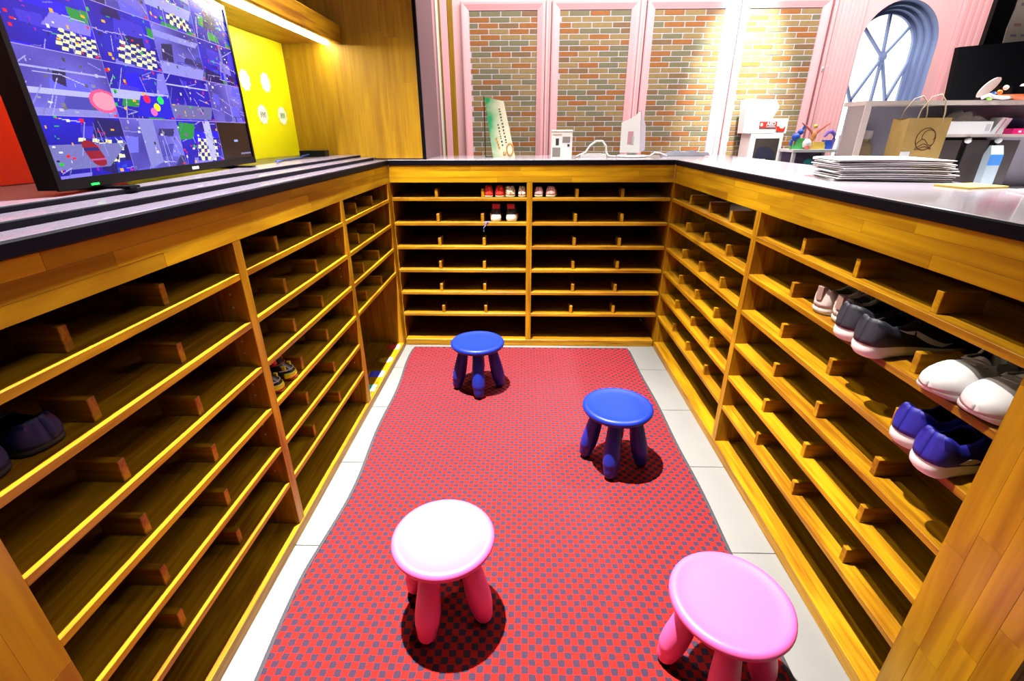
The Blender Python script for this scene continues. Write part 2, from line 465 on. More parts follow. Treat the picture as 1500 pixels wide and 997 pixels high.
# ------------------------------------------------------------------ counter tops
ct = empty('service_counter', (-1.1, 1.7, ZF1), label='stepped steel counter top with black edges carrying the television', cat='counter')
wbox('slab', (-1.378, 0.30, ZF1 + 0.001), (XL - 0.004, YB + 0.036, ZTOP), M['steel'], ct)
wbox('edge_strip', (XL - 0.004, 0.30, ZF1 + 0.001), (XL + 0.006, YB - 0.001, ZTOP - 0.0015), M['black'], ct, 0.003)
wbox('slab', (-1.378, 0.30, ZTOP), (-0.914, YB + 0.036, ZTOP + 0.0155), M['steel'], ct)
wbox('edge_strip', (-0.914, 0.30, ZTOP), (-0.908, YB - 0.03, ZTOP + 0.015), M['black'], ct, 0.002)
wbox('slab', (-1.378, 0.30, ZTOP + 0.0155), (-1.008, YB + 0.036, ZTOP + 0.028), M['steel'], ct)
wbox('edge_strip', (-1.008, 0.30, ZTOP + 0.0155), (-1.002, YB + 0.02, ZTOP + 0.0275), M['black'], ct, 0.002)
LTOP = ZTOP + 0.028
cb = empty('service_counter', (0.3, 3.35, ZF1), label='glossy counter top with black edge over the far shoe rack', cat='counter')
wbox('slab', (XL, YB + 0.004, ZF1 + 0.001), (1.42, 3.64, ZTOP), M['steel_white'], cb)
wbox('edge_strip', (XL + 0.004, YB - 0.006, ZF1 + 0.001), (XR - 0.004, YB + 0.004, ZTOP - 0.0015), M['black'], cb, 0.003)
cr = empty('service_counter', (1.16, 1.8, ZF1), label='glossy counter top with black edge over the right shoe rack', cat='counter')
wbox('slab', (XR + 0.004, 0.55, ZF1 + 0.001), (1.42, YB + 0.003, ZTOP), M['steel_white'], cr)
wbox('edge_strip', (XR - 0.006, 0.55, ZF1 + 0.001), (XR + 0.004, YB - 0.007, ZTOP - 0.0015), M['black'], cr, 0.003)

# ------------------------------------------------------------------ left wall, alcove, wood partition
wl = wbox('wall_left', (-1.55, -1.0, 0), (-1.40, 3.68, 3.3), M['mauve'], c=0); tag(wl, kind='structure')
wbox('red_panel', (-1.40, -1.0, LTOP), (-1.381, 1.70, 1.845), M['red_wall'], wl)
wbox('yellow_panel', (-1.40, 1.702, LTOP), (-1.381, 3.10, 1.845), M['yellow_wall'], wl)
wp = wbox('wall_partition', (-1.40, 3.112, ZTOP), (-0.612, 3.68, 3.3), M['mauve'], c=0); tag(wp, kind='structure')
rng = random.Random(4)
pl_me = chamfer_unit('plank', M['wall_wood'], 0.004)
x = -1.398; k = 0
while x < -0.625:
    wd_ = min(0.098, -0.624 - x)
    z = LTOP - 0.02 - rng.uniform(0.0, 0.5)
    while z < 3.3:
        z2 = z + rng.uniform(0.6, 1.1)
        a, b = max(z, LTOP - 0.02), min(z2, 3.3)
        if b - a > 0.02:
            put('plank', pl_me, wp, Vector((x + wd_ / 2, 3.1055, (a + b) / 2)) - wloc(wp), (0, 0, 0), (wd_ - 0.0004, 0.013, b - a - 0.0004))
        z = z2
    x += wd_
wbox('corner_trim', (-0.624, 3.094, ZTOP), (-0.604, 3.118, 3.3), M['black'], wp, 0.003)

sh = empty('overhead_shelf', (-1.21, 1.7, 1.84), label='wooden overhead shelf with a glowing light strip above the television', cat='shelf')
wbox('soffit_board', (-1.38, 0.2, 1.845), (-1.056, 3.096, 1.865), M['soffit'], sh)
wbox('front_board', (-1.056, 0.2, 1.838), (-1.034, 3.096, 1.93), M['rack_y'], sh, 0.003)
wbox('top_board', (-1.38, 0.2, 1.91), (-1.056, 3.096, 1.928), M['soffit'], sh)
wbox('light_strip', (-1.135, 0.4, 1.838), (-1.105, 3.09, 1.845), M['led'], sh, 0.002)

# white scalloped stickers on the yellow panel
def cloud(rx, rz, n=9, bump=0.12, ph=0.0, seg=72):
    return [(rx * (1 + bump * abs(math.sin(n * t / 2 + ph))) * math.cos(t), rz * (1 + bump * abs(math.sin(n * t / 2 + ph))) * math.sin(t)) for t in [2 * PI * k / seg for k in range(seg)]]
M['sticker_white'] = plain('sticker_white', (0.85, 0.85, 0.82), 0.5, noise=0.01)
M['ink_dark'] = plain('dark_ink', (0.05, 0.06, 0.08), 0.7)
M['ink_green'] = plain('green_ink', (0.03, 0.25, 0.10), 0.7)
for (y, z, lab, ink) in [(2.62, 1.622, 'white cloud-shaped wall sticker beside the screen, upper of its column', None),
                         (2.826, 1.628, 'white cloud-shaped wall sticker, upper right on the yellow panel', None),
                         (2.515, 1.482, 'white cloud-shaped wall sticker half hidden behind the television', None),
                         (2.733, 1.472, 'white cloud-shaped wall sticker with dark lettering', 'ink_dark'),
                         (2.953, 1.472, 'white cloud-shaped wall sticker with green lettering by the corner', 'ink_green')]:
    s_ = empty('wall_sticker', (-1.381, y, z), label=lab, cat='sticker', group='cloud stickers on the yellow panel')
    MB().prism(cloud(0.042, 0.040, 9, 0.22), 0.0, 0.002, 0).build('sticker_sheet', M['sticker_white'], s_)
    if ink:
        mb = MB()
        for j in range(7):
            yy = -0.026 + 0.008 * j + rng.uniform(-0.001, 0.001)
            mb.box((0.002, yy, -0.018 + 0.004 * (j % 3)), (0.0026, yy + 0.0035, 0.016 - 0.003 * (j % 2)))
            mb.box((0.002, yy, -0.002 + 0.004 * (j % 3)), (0.0026, yy + 0.006, 0.002 + 0.004 * (j % 3)))
        mb.build('lettering', M[ink], s_)

# ------------------------------------------------------------------ television showing camera feeds
def screen_pixels(W, H):
    r = np.random.RandomState(11)
    img = np.zeros((H, W, 3))
    cw, chh = W // 4, H // 4
    def line(c, x0, y0, x1, y1, col, wd=1):
        n = int(max(abs(x1 - x0), abs(y1 - y0))) * 2 + 2
        for t in np.linspace(0, 1, n):
            xx, yy = int(x0 + (x1 - x0) * t), int(y0 + (y1 - y0) * t)
            c[max(0, yy):yy + wd, max(0, xx):xx + wd] = col
    def quadfill(c, pts, f):
        h, w_ = c.shape[:2]; yy, xx = np.mgrid[0:h, 0:w_]
        A = np.array(pts, float)
        # inverse bilinear through homography
        src = np.array([[0, 0], [1, 0], [1, 1], [0, 1]], float); mat = []; rhs = []
        for (x, y), (u, v) in zip(A, src):
            mat.append([x, y, 1, 0, 0, 0, -u * x, -u * y]); rhs.append(u)
            mat.append([0, 0, 0, x, y, 1, -v * x, -v * y]); rhs.append(v)
        try: hm = np.linalg.solve(np.array(mat), np.array(rhs))
        except Exception: return
        d = hm[6] * xx + hm[7] * yy + 1
        u = (hm[0] * xx + hm[1] * yy + hm[2]) / d; v = (hm[3] * xx + hm[4] * yy + hm[5]) / d
        ins = (u >= 0) & (u <= 1) & (v >= 0) & (v <= 1)
        col = f(u, v); c[ins] = col[ins]
    checker_cells = {(1, 0): (0.45, 0.62, 1.0, 1.0), (1, 1): (0.25, 0.55, 0.95, 1.0), (0, 2): (0.35, 0.4, 0.9, 0.95), (3, 0): (0.25, 0.35, 0.95, 0.8), (3, 2): (0.3, 0.4, 0.9, 0.98), (2, 2): None}
    for i in range(4):
        for j in range(4):
            c = np.zeros((chh, cw, 3)); yy, xx = np.mgrid[0:chh, 0:cw]
            u, v = xx / cw, yy / chh
            if (i, j) == (0, 0):
                c[:] = (0.03, 0.02, 0.06)
            elif (i, j) == (3, 3):
                c[:] = (0.008, 0.004, 0.02); c[int(.48 * chh):int(.54 * chh), int(.45 * cw):int(.58 * cw)] = (.4, .5, .8)
                c[int(.86 * chh):int(.9 * chh), int(.6 * cw):int(.95 * cw)] = (.3, .3, .5)
            else:
                mono = (i, j) in ((0, 1), (1, 2), (2, 0), (3, 1), (2, 3))
                b0 = np.array([0.07, 0.06, 0.30]) if mono else np.array([0.01, 0.01, 0.30])
                b1 = np.array([0.32, 0.30, 0.75]) if mono else np.array([0.08, 0.09, 0.60])
                g = 0.5 + 0.3 * np.sin(5 * u + r.uniform(0, 6)) * np.cos(4 * v + r.uniform(0, 6)) + 0.25 * (u - v) * r.choice([-1, 1])
                c[:] = b0 + (b1 - b0) * np.clip(g, 0, 1)[..., None]
                for _ in range(9):      # walls, floors and furniture as big flat shapes
                    px, py = r.uniform(0, cw), r.uniform(0, chh); a, b = r.uniform(.12, .5) * cw, r.uniform(.1, .45) * chh
                    col = np.array([.17, .17, .56]) * r.uniform(.2, 1.9) if mono else np.array(
                        [(.01, .02, .75), (.02, .14, .55), (.12, .11, .60), (.01, .01, .16), (.34, .32, .85), (.03, .30, .10)][r.randint(6)])
                    quadfill(c, [(px, py), (px + a, py + r.uniform(-.2, .3) * b), (px + a * r.uniform(.6, 1.2), py + b), (px - a * r.uniform(-.1, .4), py + b * r.uniform(.7, 1.1))], lambda u_, v_: np.broadcast_to(col, u_.shape + (3,)))
                if (i, j) in checker_cells and checker_cells[(i, j)]:
                    x0, y0, x1, y1 = checker_cells[(i, j)]
                    pts = [((x0 + .12) * cw, y0 * chh), (x1 * cw, (y0 + .06) * chh), ((x1 - .05) * cw, y1 * chh), (x0 * cw, (y1 - .05) * chh)]
                    def chk(u_, v_):
                        k = (np.floor(u_ * 7) + np.floor(v_ * 6)).astype(int) % 2
                        return np.where(k[..., None] == 0, np.array([.95, .95, .62]), np.array([.02, .05, .30]))
                    quadfill(c, pts, chk)
                vpx, vpy = r.uniform(.2, .8) * cw, r.uniform(-.6, -.1) * chh
                for _ in range(13):
                    x0, y0 = r.uniform(0, cw), r.uniform(0, chh); a = math.atan2(y0 - vpy, x0 - vpx) if r.rand() < .6 else r.uniform(-.35, .35); L = r.uniform(.1, .45) * cw
                    line(c, x0, y0, x0 + L * math.cos(a), y0 + L * math.sin(a), np.array([.5, .5, .95]) * r.uniform(.4, 1.3), 1)
                for _ in range(26 if mono else 34):
                    px, py = r.randint(0, cw - 4), r.randint(0, chh - 4)
                    col = [(.9, .05, .1), (.05, .5, .08), (.9, .5, .02), (.8, .8, .95), (.02, .02, .08), (.4, .05, .5)][r.randint(6)]
                    if mono: col = np.array([.8, .78, .95]) * r.uniform(.05, 1)
                    c[py:py + r.randint(1, 5), px:px + r.randint(1, 7)] = col
                if (i, j) == (2, 0):
                    e = ((u - .86) / .2) ** 2 + ((v - .72) / .2) ** 2
                    c[e < 1] = (.85, .22, .38); c[(e < .6)] = (.92, .45, .55)
                if (i, j) == (3, 0):
                    e = np.abs((u - .50 - (v - .6) * .25) / .10) ** 3 + np.abs((v - .62) / .22) ** 3; c[e < 1] = (.30, .03, .07); c[(e < 1) & (np.abs(v - .55) < .03)] = (.05, .04, .2); c[(e < 1) & (np.abs(v - .72) < .015)] = (.5, .2, .4)
                if (i, j) == (2, 1):
                    quadfill(c, [(.45 * cw, .55 * chh), (cw * .95, .5 * chh), (cw * .98, .98 * chh), (.3 * cw, .95 * chh)], lambda u_, v_: np.broadcast_to(np.array([.01, .01, .6]), u_.shape + (3,)))
                    for (ex, ey, cc) in ((.55, .6, (.9, .1, .2)), (.7, .75, (.9, .8, .1)), (.8, .6, (.1, .8, .2)), (.62, .85, (.9, .3, .6))):
                        e = ((u - ex) / .06) ** 2 + ((v - ey) / .08) ** 2; c[e < 1] = cc
                c *= (0.92 + 0.16 * r.rand(chh, cw, 1))
                c[-3:-1, -8:-2] = (.8, .1, .15)
            c[0, :] = (.45, .4, .7); c[:, 0] = (.35, .3, .6)
            img[i * chh:(i + 1) * chh, j * cw:(j + 1) * cw] = c
    gr = img.mean(-1, keepdims=True); img = np.clip(gr + (img - gr) * 1.35, 0, 1)
    return np.clip(img ** 1.25 * 1.15, 0, 1)

TVW, TVH = 1.10, 0.56
tv = empty('television', (-1.1075, 1.6075, LTOP), math.atan2(1.085, -0.135), 'large flat television showing a grid of camera pictures on the left counter', 'television')
mb = MB()
hw = TVW / 2
mb.box((-hw, -0.012, 0.012), (hw, 0.028, 0.012 + TVH))
mb.box((-hw * 0.8, 0.028, 0.06), (hw * 0.8, 0.06, 0.40))
o = mb.build('casing', M['tv_black'], tv)
BZ = 0.014
mb = MB()
for lo, hi in (((-hw, -0.017, 0.010), (hw, -0.011, 0.010 + 0.024)), ((-hw, -0.017, 0.012 + TVH - BZ), (hw, -0.011, 0.013 + TVH)),
               ((-hw - 0.001, -0.017, 0.010), (-hw + BZ, -0.011, 0.012 + TVH)), ((hw - BZ, -0.017, 0.010), (hw + 0.001, -0.011, 0.012 + TVH))):
    mb.box(lo, hi)
mb.build('bezel', M['tv_black'], tv)
SW, SH = 480, 268
img = screen_pixels(SW, SH)
x0, x1, z0, z1 = -hw + BZ, hw - BZ, 0.034, 0.012 + TVH - BZ
gx, gz = np.meshgrid(np.linspace(x0, x1, SW + 1), np.linspace(z1, z0, SH + 1))
vs = np.stack([gx.ravel(), np.full(gx.size, -0.0135), gz.ravel()], 1)
idx = np.arange((SH + 1) * (SW + 1)).reshape(SH + 1, SW + 1)
fs = np.stack([idx[1:, :-1], idx[1:, 1:], idx[:-1, 1:], idx[:-1, :-1]], -1).reshape(-1, 4)
me = bpy.data.meshes.new('screen'); me.from_pydata(vs.tolist(), [], fs.tolist())
at = me.color_attributes.new('picture', 'FLOAT_COLOR', 'CORNER')
cc = np.ones((SH * SW, 4, 4), np.float32); cc[:, :, :3] = img.reshape(-1, 1, 3)
at.data.foreach_set('color', cc.ravel())
m, nt, b = new_mat('screen_picture')
a_ = N(nt, 'ShaderNodeAttribute'); a_.attribute_name = 'picture'
b.inputs['Base Color'].default_value = (0.003, 0.003, 0.004, 1); b.inputs['Roughness'].default_value = 0.25; b.inputs['Specular IOR Level'].default_value = 0.2
nt.links.new(a_.outputs['Color'], b.inputs['Emission Color']); b.inputs['Emission Strength'].default_value = 1.05
me.materials.append(m); put('screen', me, tv)
mb = MB(); mb.box((-hw + 0.10, -0.0185, 0.014), (-hw + 0.125, -0.016, 0.018)); mb.build('power_light', emit('green_led', (0.0, 1.0, 0.05), 3), tv)
M['logo_grey'] = plain('logo_grey', (0.5, 0.5, 0.52), 0.4)
mb = MB()
for k in range(4): mb.box((0.02 + k * 0.011, -0.0185, 0.017), (0.028 + k * 0.011, -0.016, 0.026))
mb.build('maker_mark', M['logo_grey'], tv)
for s in (-1, 1):
    mb = MB(); mb.box((s * 0.38 - 0.02, -0.07, 0.0), (s * 0.38 + 0.02, 0.10, 0.006)); mb.box((s * 0.38 - 0.015, -0.005, 0.004), (s * 0.38 + 0.015, 0.02, 0.014))
    mb.build('foot', M['tv_black'], tv)

sb = empty('set_top_box', (-1.22, 2.93, LTOP), 0.15, 'small black box by the wooden partition behind the television', 'box')
MB().box((-0.07, -0.05, 0), (0.07, 0.05, 0.032)).build('case', M['black_plastic'], sb)
mb = MB(); mb.tube([(-0.02, -0.05, 0.012), (-0.03, -0.16, 0.008), (0.0, -0.3, 0.005), (-0.03, -0.5, 0.005), (0.01, -0.72, 0.01)], 0.004, 6)
mb.build('cable', plain('blue_cable', (0.02, 0.06, 0.4), 0.5), sb, smooth=True)

# ------------------------------------------------------------------ back wall with brick panels and arched window
YW = 6.03
WX, WZ, WR = 3.985, 2.22, 0.412          # centre of the arch, spring height, radius
WZ0 = 0.9
arch = [(WX - WR, WZ0)] + [(WX - WR, WZ)] + [(WX + WR * math.cos(PI - t), WZ + WR * math.sin(PI - t)) for t in [PI * k / 24 for k in range(1, 24)]] + [(WX + WR, WZ), (WX + WR, WZ0)]
bm = bmesh.new()
outer = [(-4, 0), (7.5, 0), (7.5, 3.4), (-4, 3.4)]
for loop in (outer, arch):
    vs_ = [bm.verts.new((x, YW, z)) for x, z in loop]
    for k in range(len(vs_)): bm.edges.new((vs_[k], vs_[(k + 1) % len(vs_)]))
bmesh.ops.triangle_fill(bm, edges=bm.edges[:], use_beauty=True)
r_ = bmesh.ops.extrude_face_region(bm, geom=bm.faces[:])
for v in [g for g in r_['geom'] if isinstance(g, bmesh.types.BMVert)]: v.co.y += 0.30
bmesh.ops.recalc_face_normals(bm, faces=bm.faces[:])
me = bpy.data.meshes.new('wall_back'); bm.to_mesh(me); bm.free(); me.materials.append(M['pink_wall'])
wb = put('wall_back', me); tag(wb, kind='structure')

win = empty('window_1', (WX, YW, WZ0)); tag(win, kind='structure')
def arch_ring(r, z0, y, off=(0, 0)):
    pts = [(-r, y, z0 - WZ0), (-r, y, WZ - WZ0)] + [(r * math.cos(PI - t), y, WZ - WZ0 + r * math.sin(PI - t)) for t in [PI * k / 24 for k in range(1, 24)]] + [(r, y, WZ - WZ0), (r, y, z0 - WZ0)]
    return pts
mb = MB()
steps = [(WR - 0.001, 0.0), (WR - 0.001, 0.10), (WR - 0.03, 0.10), (WR - 0.03, 0.17), (WR - 0.055, 0.17), (WR - 0.055, 0.24), (WR - 0.085, 0.24), (WR - 0.085, 0.28)]
mb.loft([arch_ring(r, WZ0, y) for r, y in steps], caps=False, closed=False)
mb.build('frame', M['win_frame'], win)
pane = arch_ring(WR - 0.08, WZ0, 0.275)
mb = MB(); mb.add(pane, [tuple(range(len(pane)))]); mb.build('pane', M['daylight'], win)
def bar(a, b, w_=0.022, d0=0.235, d1=0.27):
    a, b = Vector((a[0], 0, a[1])), Vector((b[0], 0, b[1])); d = (b - a).normalized(); n = Vector((-d.z, 0, d.x)) * w_ / 2
    mb = MB(); poly = [a + n, a - n, b - n, b + n]
    mb.add([(p.x, d0, p.z) for p in poly] + [(p.x, d1, p.z) for p in poly], [(0, 1, 2, 3), (7, 6, 5, 4), (0, 4, 5, 1), (1, 5, 6, 2), (2, 6, 7, 3), (3, 7, 4, 0)])
    mb.build('glazing_bar', M['win_frame'], win)
hub = (0.035, 2.14 - WZ0); RI = WR - 0.08
for ang in (90, 40, 140):
    t = math.radians(ang); bar(hub, (RI * math.cos(t), WZ - WZ0 + RI * math.sin(t)))
bar(hub, (hub[0], 0.02)); bar(hub, (-0.2, 1.70 - WZ0)); bar((-0.2, 1.70 - WZ0), (-RI, 1.97 - WZ0)); bar(hub, (0.20, 1.70 - WZ0)); bar((0.20, 1.70 - WZ0), (RI, 2.08 - WZ0))
bar((-0.2, 1.70 - WZ0), (hub[0], 1.3 - WZ0)); bar((0.2, 1.70 - WZ0), (hub[0], 1.3 - WZ0))
mb = MB(); mb.lathe([(0.0, 0), (0.04, 0.0), (0.04, 0.03), (0.0, 0.035)], 12, Matrix.Translation((hub[0], 0.262, hub[1])) @ Matrix.Rotation(PI / 2, 4, 'X')); mb.build('hub', M['win_frame'], win)

brick_me = {k: chamfer_unit('brick', M['brick_' + k], 0.05) for k in 'otgb'}
def brick_panel(x0, x1, label, seed):
    rng = random.Random(seed)
    p = empty('brick_panel', ((x0 + x1) / 2, YW, 0), label=label, cat='wall panel', group='framed brick panels on the pink wall')
    zt, zb = 2.555, 0.88
    MB().box((x0 - (x0 + x1) / 2 - 0.02, -0.026, zb - 0.03), (x1 - (x0 + x1) / 2 + 0.02, -0.002, zt + 0.02)).build('mortar_bed', M['mortar'], p)
    pitch, L = 0.0532, 0.2186
    n = int((zt - zb) / pitch)
    last = 'o'
    for r in range(n):
        z = zt - (r + 0.5) * pitch
        x = x0 - rng.uniform(0.09, 0.12) - (L / 2 if r % 2 else 0)
        while x < x1:
            a, b = max(x, x0), min(x + L - 0.0100, x1)
            if b - a > 0.012:
                kk = rng.choice('oottttggb' if last != 'o' else 'ottttgggb'); last = kk
                put('brick', brick_me[kk], p, ((a + b) / 2 - (x0 + x1) / 2, -0.0255 + rng.uniform(-0.0006, 0.0006), z), (0, 0, 0), (b - a, 0.006, pitch - 0.0095))
            x += L
    # moulded frame: two stiles, a head, mitred
    prof = [(0.0, 0.0), (0.0, -0.055), (0.012, -0.062), (0.03, -0.060), (0.072, -0.040), (0.082, -0.036), (0.086, 0.0)]
    hx = (x1 - x0) / 2
    def piece(kind):
        rings = []
        for (d, y) in prof:
            e = 0.086 - d
            if kind == 'head': rings.append([(-hx - e, y, zt + e), (hx + e, y, zt + e)])
            elif kind == 'l': rings.append([(-hx - e, y, 0.0), (-hx - e, y, zt + e)])
            else: rings.append([(hx + e, y, 0.0), (hx + e, y, zt + e)])
        mb = MB(); mb.loft(rings, caps=False, closed=False)
        mb.build('frame_head' if kind == 'head' else 'frame_stile', M['pink_trim'], p)
    piece('head'); piece('l'); piece('r')
    return p
brick_panel(-0.602, 0.122, 'leftmost brick panel in a pink frame, behind the green sign', 21)
brick_panel(0.366, 1.112, 'second brick panel in a pink frame, behind the small carton', 22)
brick_panel(1.362, 2.090, 'third brick panel in a pink frame, behind the white tablet stand', 23)
brick_panel(2.343, 3.090, 'rightmost bright brick panel behind the white cabinet', 24)
# pink pilasters and ribbed boards
def trim(n, x0, x1, y0, mat, z0=0.0, z1=3.3, ribs=0):
    t = wbox('trim_%d' % n, (x0, y0, z0), (x1, YW - 0.001, z1), mat, c=0.003); tag(t, kind='structure')
    for k in range(ribs):
        a = x0 + (x1 - x0) * (k + 0.2) / ribs; b = x0 + (x1 - x0) * (k + 0.8) / ribs
        wbox('rib', (a, y0 - 0.008, z0), (b, y0 + 0.002, z1), mat, t, 0.003)
trim(1, 0.214, 0.274, 6.0, M['pink_wall'], ribs=2)
trim(2, 1.204, 1.270, 6.0, M['pink_wall'], ribs=2)
trim(3, 2.182, 2.250, 6.0, M['pink_wall'], ribs=2)
trim(4, 3.20, 3.235, 5.97, M['pink_trim'])
trim(5, 3.25, 3.56, 6.015, M['pink_wall'], ribs=7)
trim(6, 4.53, 5.2, 6.0, M['pink_trim'], ribs=10)
trim(7, -0.965, -0.935, 6.0, M['cream']); trim(8, -0.932, -0.915, 6.01, M['mustard'])
trim(9, -0.912, -0.838, 5.98, M['pink_trim']); trim(10, -0.835, -0.782, 5.99, M['wall_wood'])
hk = empty('wall_hook', (3.217, 5.97, 2.0), label='small grey hook on the pink trim beside the arched window', cat='hook')
mb = MB(); mb.box((-0.01, -0.006, -0.025), (0.01, 0.0, 0.015)); mb.tube([(0, -0.005, 0.0), (0.0, -0.03, 0.0), (0.012, -0.045, 0.01), (0.03, -0.05, 0.025)], 0.005, 6)
mb.build('hook_body', M['logo_grey'], hk)

# ------------------------------------------------------------------ stools
def stool(loc, rz, mat, label):
    s = empty('stool', loc, rz, label, 'stool', 'round plastic stools on the rug')
    mb = MB()
    prof = [(0.0, 0.262), (0.105, 0.262), (0.128, 0.264), (0.141, 0.269), (0.148, 0.276), (0.1505, 0.284), (0.149, 0.292), (0.144, 0.298), (0.137, 0.3005), (0.130, 0.2995), (0.122, 0.2965), (0.10, 0.2945), (0.05, 0.2935), (0.0, 0.293)]
    mb.lathe(prof, 64); mb.build('seat', mat, s, smooth=70)
    lp = [(0.0, 0.0), (0.014, 0.0008), (0.022, 0.006), (0.027, 0.016), (0.031, 0.035), (0.0345, 0.058), (0.0355, 0.060), (0.0362, 0.075), (0.0372, 0.095), (0.0365, 0.12), (0.034, 0.16), (0.030, 0.21), (0.0275, 0.245), (0.027, 0.272)]
    for k in range(4):
        a = math.radians(45 + 90 * k); tilt = math.radians(11.5)
        # splayed leg: foot further out than its top
        m_ = Matrix.Translation((0.128 * math.cos(a), 0.128 * math.sin(a), 0.0055)) @ Matrix.Rotation(a, 4, 'Z') @ Matrix.Rotation(-tilt, 4, 'Y')
        mb = MB(); mb.lathe(lp, 20, m_); mb.build('leg', mat, s, smooth=60)
    return s
RUGZ = 0.0125
stool((-0.258, 2.435, RUGZ), math.radians(-85 - 45 + 0), M['blue_seat'], 'blue plastic stool at the far end in front of the back rack')
stool((0.409, 1.770, RUGZ), math.radians(-105 - 45), M['blue_seat'], 'blue plastic stool nearer the right rack, right of the other blue one')
stool((-0.230, 1.035, RUGZ), math.radians(-112 - 45), M['pink_seat'], 'pink plastic stool in the middle of the rug with a white-lit seat')
stool((0.531, 0.850, RUGZ - 0.004), math.radians(-105 - 45), M['pink_seat'], 'pink plastic stool at the rug edge, nearest the right rack')

# ------------------------------------------------------------------ shoes
def shoe_mats(name, up, sole, lining=(0.05, 0.05, 0.06), lace=None, rough=0.6):
    return dict(up=plain(name + '_upper', up, rough, noise=0.06, nscale=60), sole=plain(name + '_sole', sole, 0.55, noise=0.04),
                lin=plain(name + '_lining', lining, 0.9), lace=plain(name + '_lace', lace or up, 0.7))
def shoe(loc, rz, L, W, mats, label, group, side=1, sole_h=0.022, heel=0.078, collar=0.066, tongue=0.088, toe=0.046, laces=4, heel_rise=0.0, swoosh=None, tab=None, heel_tab=None, band=None, window=None, TO=0.40, tabw=0.30, tabz=0.55):
    s = empty('shoe', loc, rz, label, 'shoe', group)
    hw0 = W / 2
    def halfw(t):
        base = hw0 * (0.80 + 0.20 * math.sin(min(max((t - 0.1) / 0.75, 0), 1) * PI * 0.75) ** 2) if t < 0.72 else hw0
        base = hw0 * np.interp(t, [0, 0.15, 0.4, 0.68, 0.8, 1], [0.78, 0.80, 0.78, 1.0, 0.98, 0.8])
        if t < 0.10: base *= math.sqrt(max(0, 1 - (1 - t / 0.10) ** 2))
        if t > 0.80: base *= math.sqrt(max(0, 1 - ((t - 0.80) / 0.20) ** 2))
        return float(base)
    def cen(t): return side * 0.010 * math.sin(t * PI)
    def zs(t): return sole_h * float(np.interp(t, [0, 0.3, 0.7, 1], [1.25 + heel_rise, 1.15 + heel_rise * .6, 0.85, 0.95]))
    def top(t): return float(np.interp(t, [0, 0.06, 0.2, TO - 0.07, TO + 0.02, TO + 0.10, max(0.7, TO + 0.24), 0.85, 0.95, 1.0], [heel, heel * 1.02, collar, collar * 1.03, tongue * 0.93, tongue * 0.86, toe * 1.28, toe, toe * 0.82, sole_h * 1.3]))
    ts = [0, 0.008, 0.025, 0.05, 0.09, 0.14, 0.2, 0.26, 0.32, 0.38, 0.40, 0.43, 0.45, 0.47, 0.50, 0.53, 0.6, 0.67, 0.74, 0.8, 0.86, 0.91, 0.95, 0.98, 0.995, 1.0]
    NC = 16; J0 = 6
    def P(t, j):
        w_ = halfw(t); z0, z1 = zs(t) - 0.003, top(t)
        if t <= TO:
            jj = j if j <= NC // 2 else NC - j; sg = 1 if j <= NC // 2 else -1
            f = min(jj / J0, 1.0)
            return Vector((t * L + (0.012 * f if t < 0.03 else 0.0) * (1 if t < 0.03 else 0), cen(t) + sg * w_ * (1 - 0.34 * f * f + 0.10 * math.sin(f * PI)), z0 + (z1 - z0) * f))
        a = PI * j / NC
        cs, sn = math.cos(a), math.sin(a)
        return Vector((t * L, cen(t) + math.copysign(abs(cs) ** 0.75, cs) * w_, z0 + (z1 - z0) * abs(sn) ** 0.72))
    grid = [[tuple(P(t, j)) for j in range(NC + 1)] for t in ts]
    mb = MB(); fs = []; n = NC + 1
    for i in range(len(ts) - 1):
        for j in range(NC):
            if ts[i] <= TO and J0 <= j < NC - J0: continue
            fs.append((i * n + j, i * n + j + 1, (i + 1) * n + j + 1, (i + 1) * n + j))
    mb.add([p for r in grid for p in r], fs)
    up = mb.build('upper', mats['up'], s, smooth=75)
    md = up.modifiers.new('thickness', 'SOLIDIFY'); md.thickness = 0.004; md.offset = 1
    # sole
    side_a = [(t * L, cen(t) + halfw(t) * 1.04 + 0.002, t) for t in ts]; side_b = [(t * L, cen(t) - halfw(t) * 1.04 - 0.002, t) for t in reversed(ts)]
    ol = side_a + side_b
    rings = []
    for (k, off, zf) in ((0, -0.006, 0.0), (1, 0.001, 0.25), (2, 0.0025, 0.6), (3, 0.0, 1.0), (4, -0.010, 1.04)):
        ring = []
        for i, (x_, y_, t) in enumerate(ol):
            d = Vector((x_ - L * 0.5, (y_ - cen(t)) * 2.0)); d = d.normalized() if d.length else d
            spring = 0.010 * max(0, (t - 0.75) / 0.25) ** 2
            ring.append((x_ + d.x * off, y_ + d.y * off, zs(t) * zf + spring * (1 - zf * 0.7)))
        rings.append(ring)
    mb = MB(); mb.loft(rings); mb.build('sole', mats['sole'], s, smooth=60)
    # lining and insole
    mb = MB(); rings = []
    for t in [0.02, 0.05, 0.09, 0.14, 0.2, 0.26, 0.32, 0.38, TO + 0.04, TO + 0.1]:
        w_ = halfw(t); z1 = top(min(t, TO)) - 0.003; zi = zs(t) + 0.006
        ring = []
        for f in (1, 0.75, 0.4, 0.1): ring.append((t * L + (0.008 if t < 0.05 else 0), cen(t) + w_ * (0.62 + 0.18 * (1 - f)), zi + (z1 - zi) * f))
        for f in (0.1, 0.4, 0.75, 1): ring.append((t * L + (0.008 if t < 0.05 else 0), cen(t) - w_ * (0.62 + 0.18 * (1 - f)), zi + (z1 - zi) * f))
        rings.append(ring)
    mb.loft(rings, caps=False, closed=False)
    mb.build('lining', mats['lin'], s, smooth=60)
    # tongue
    mb = MB(); rings = []
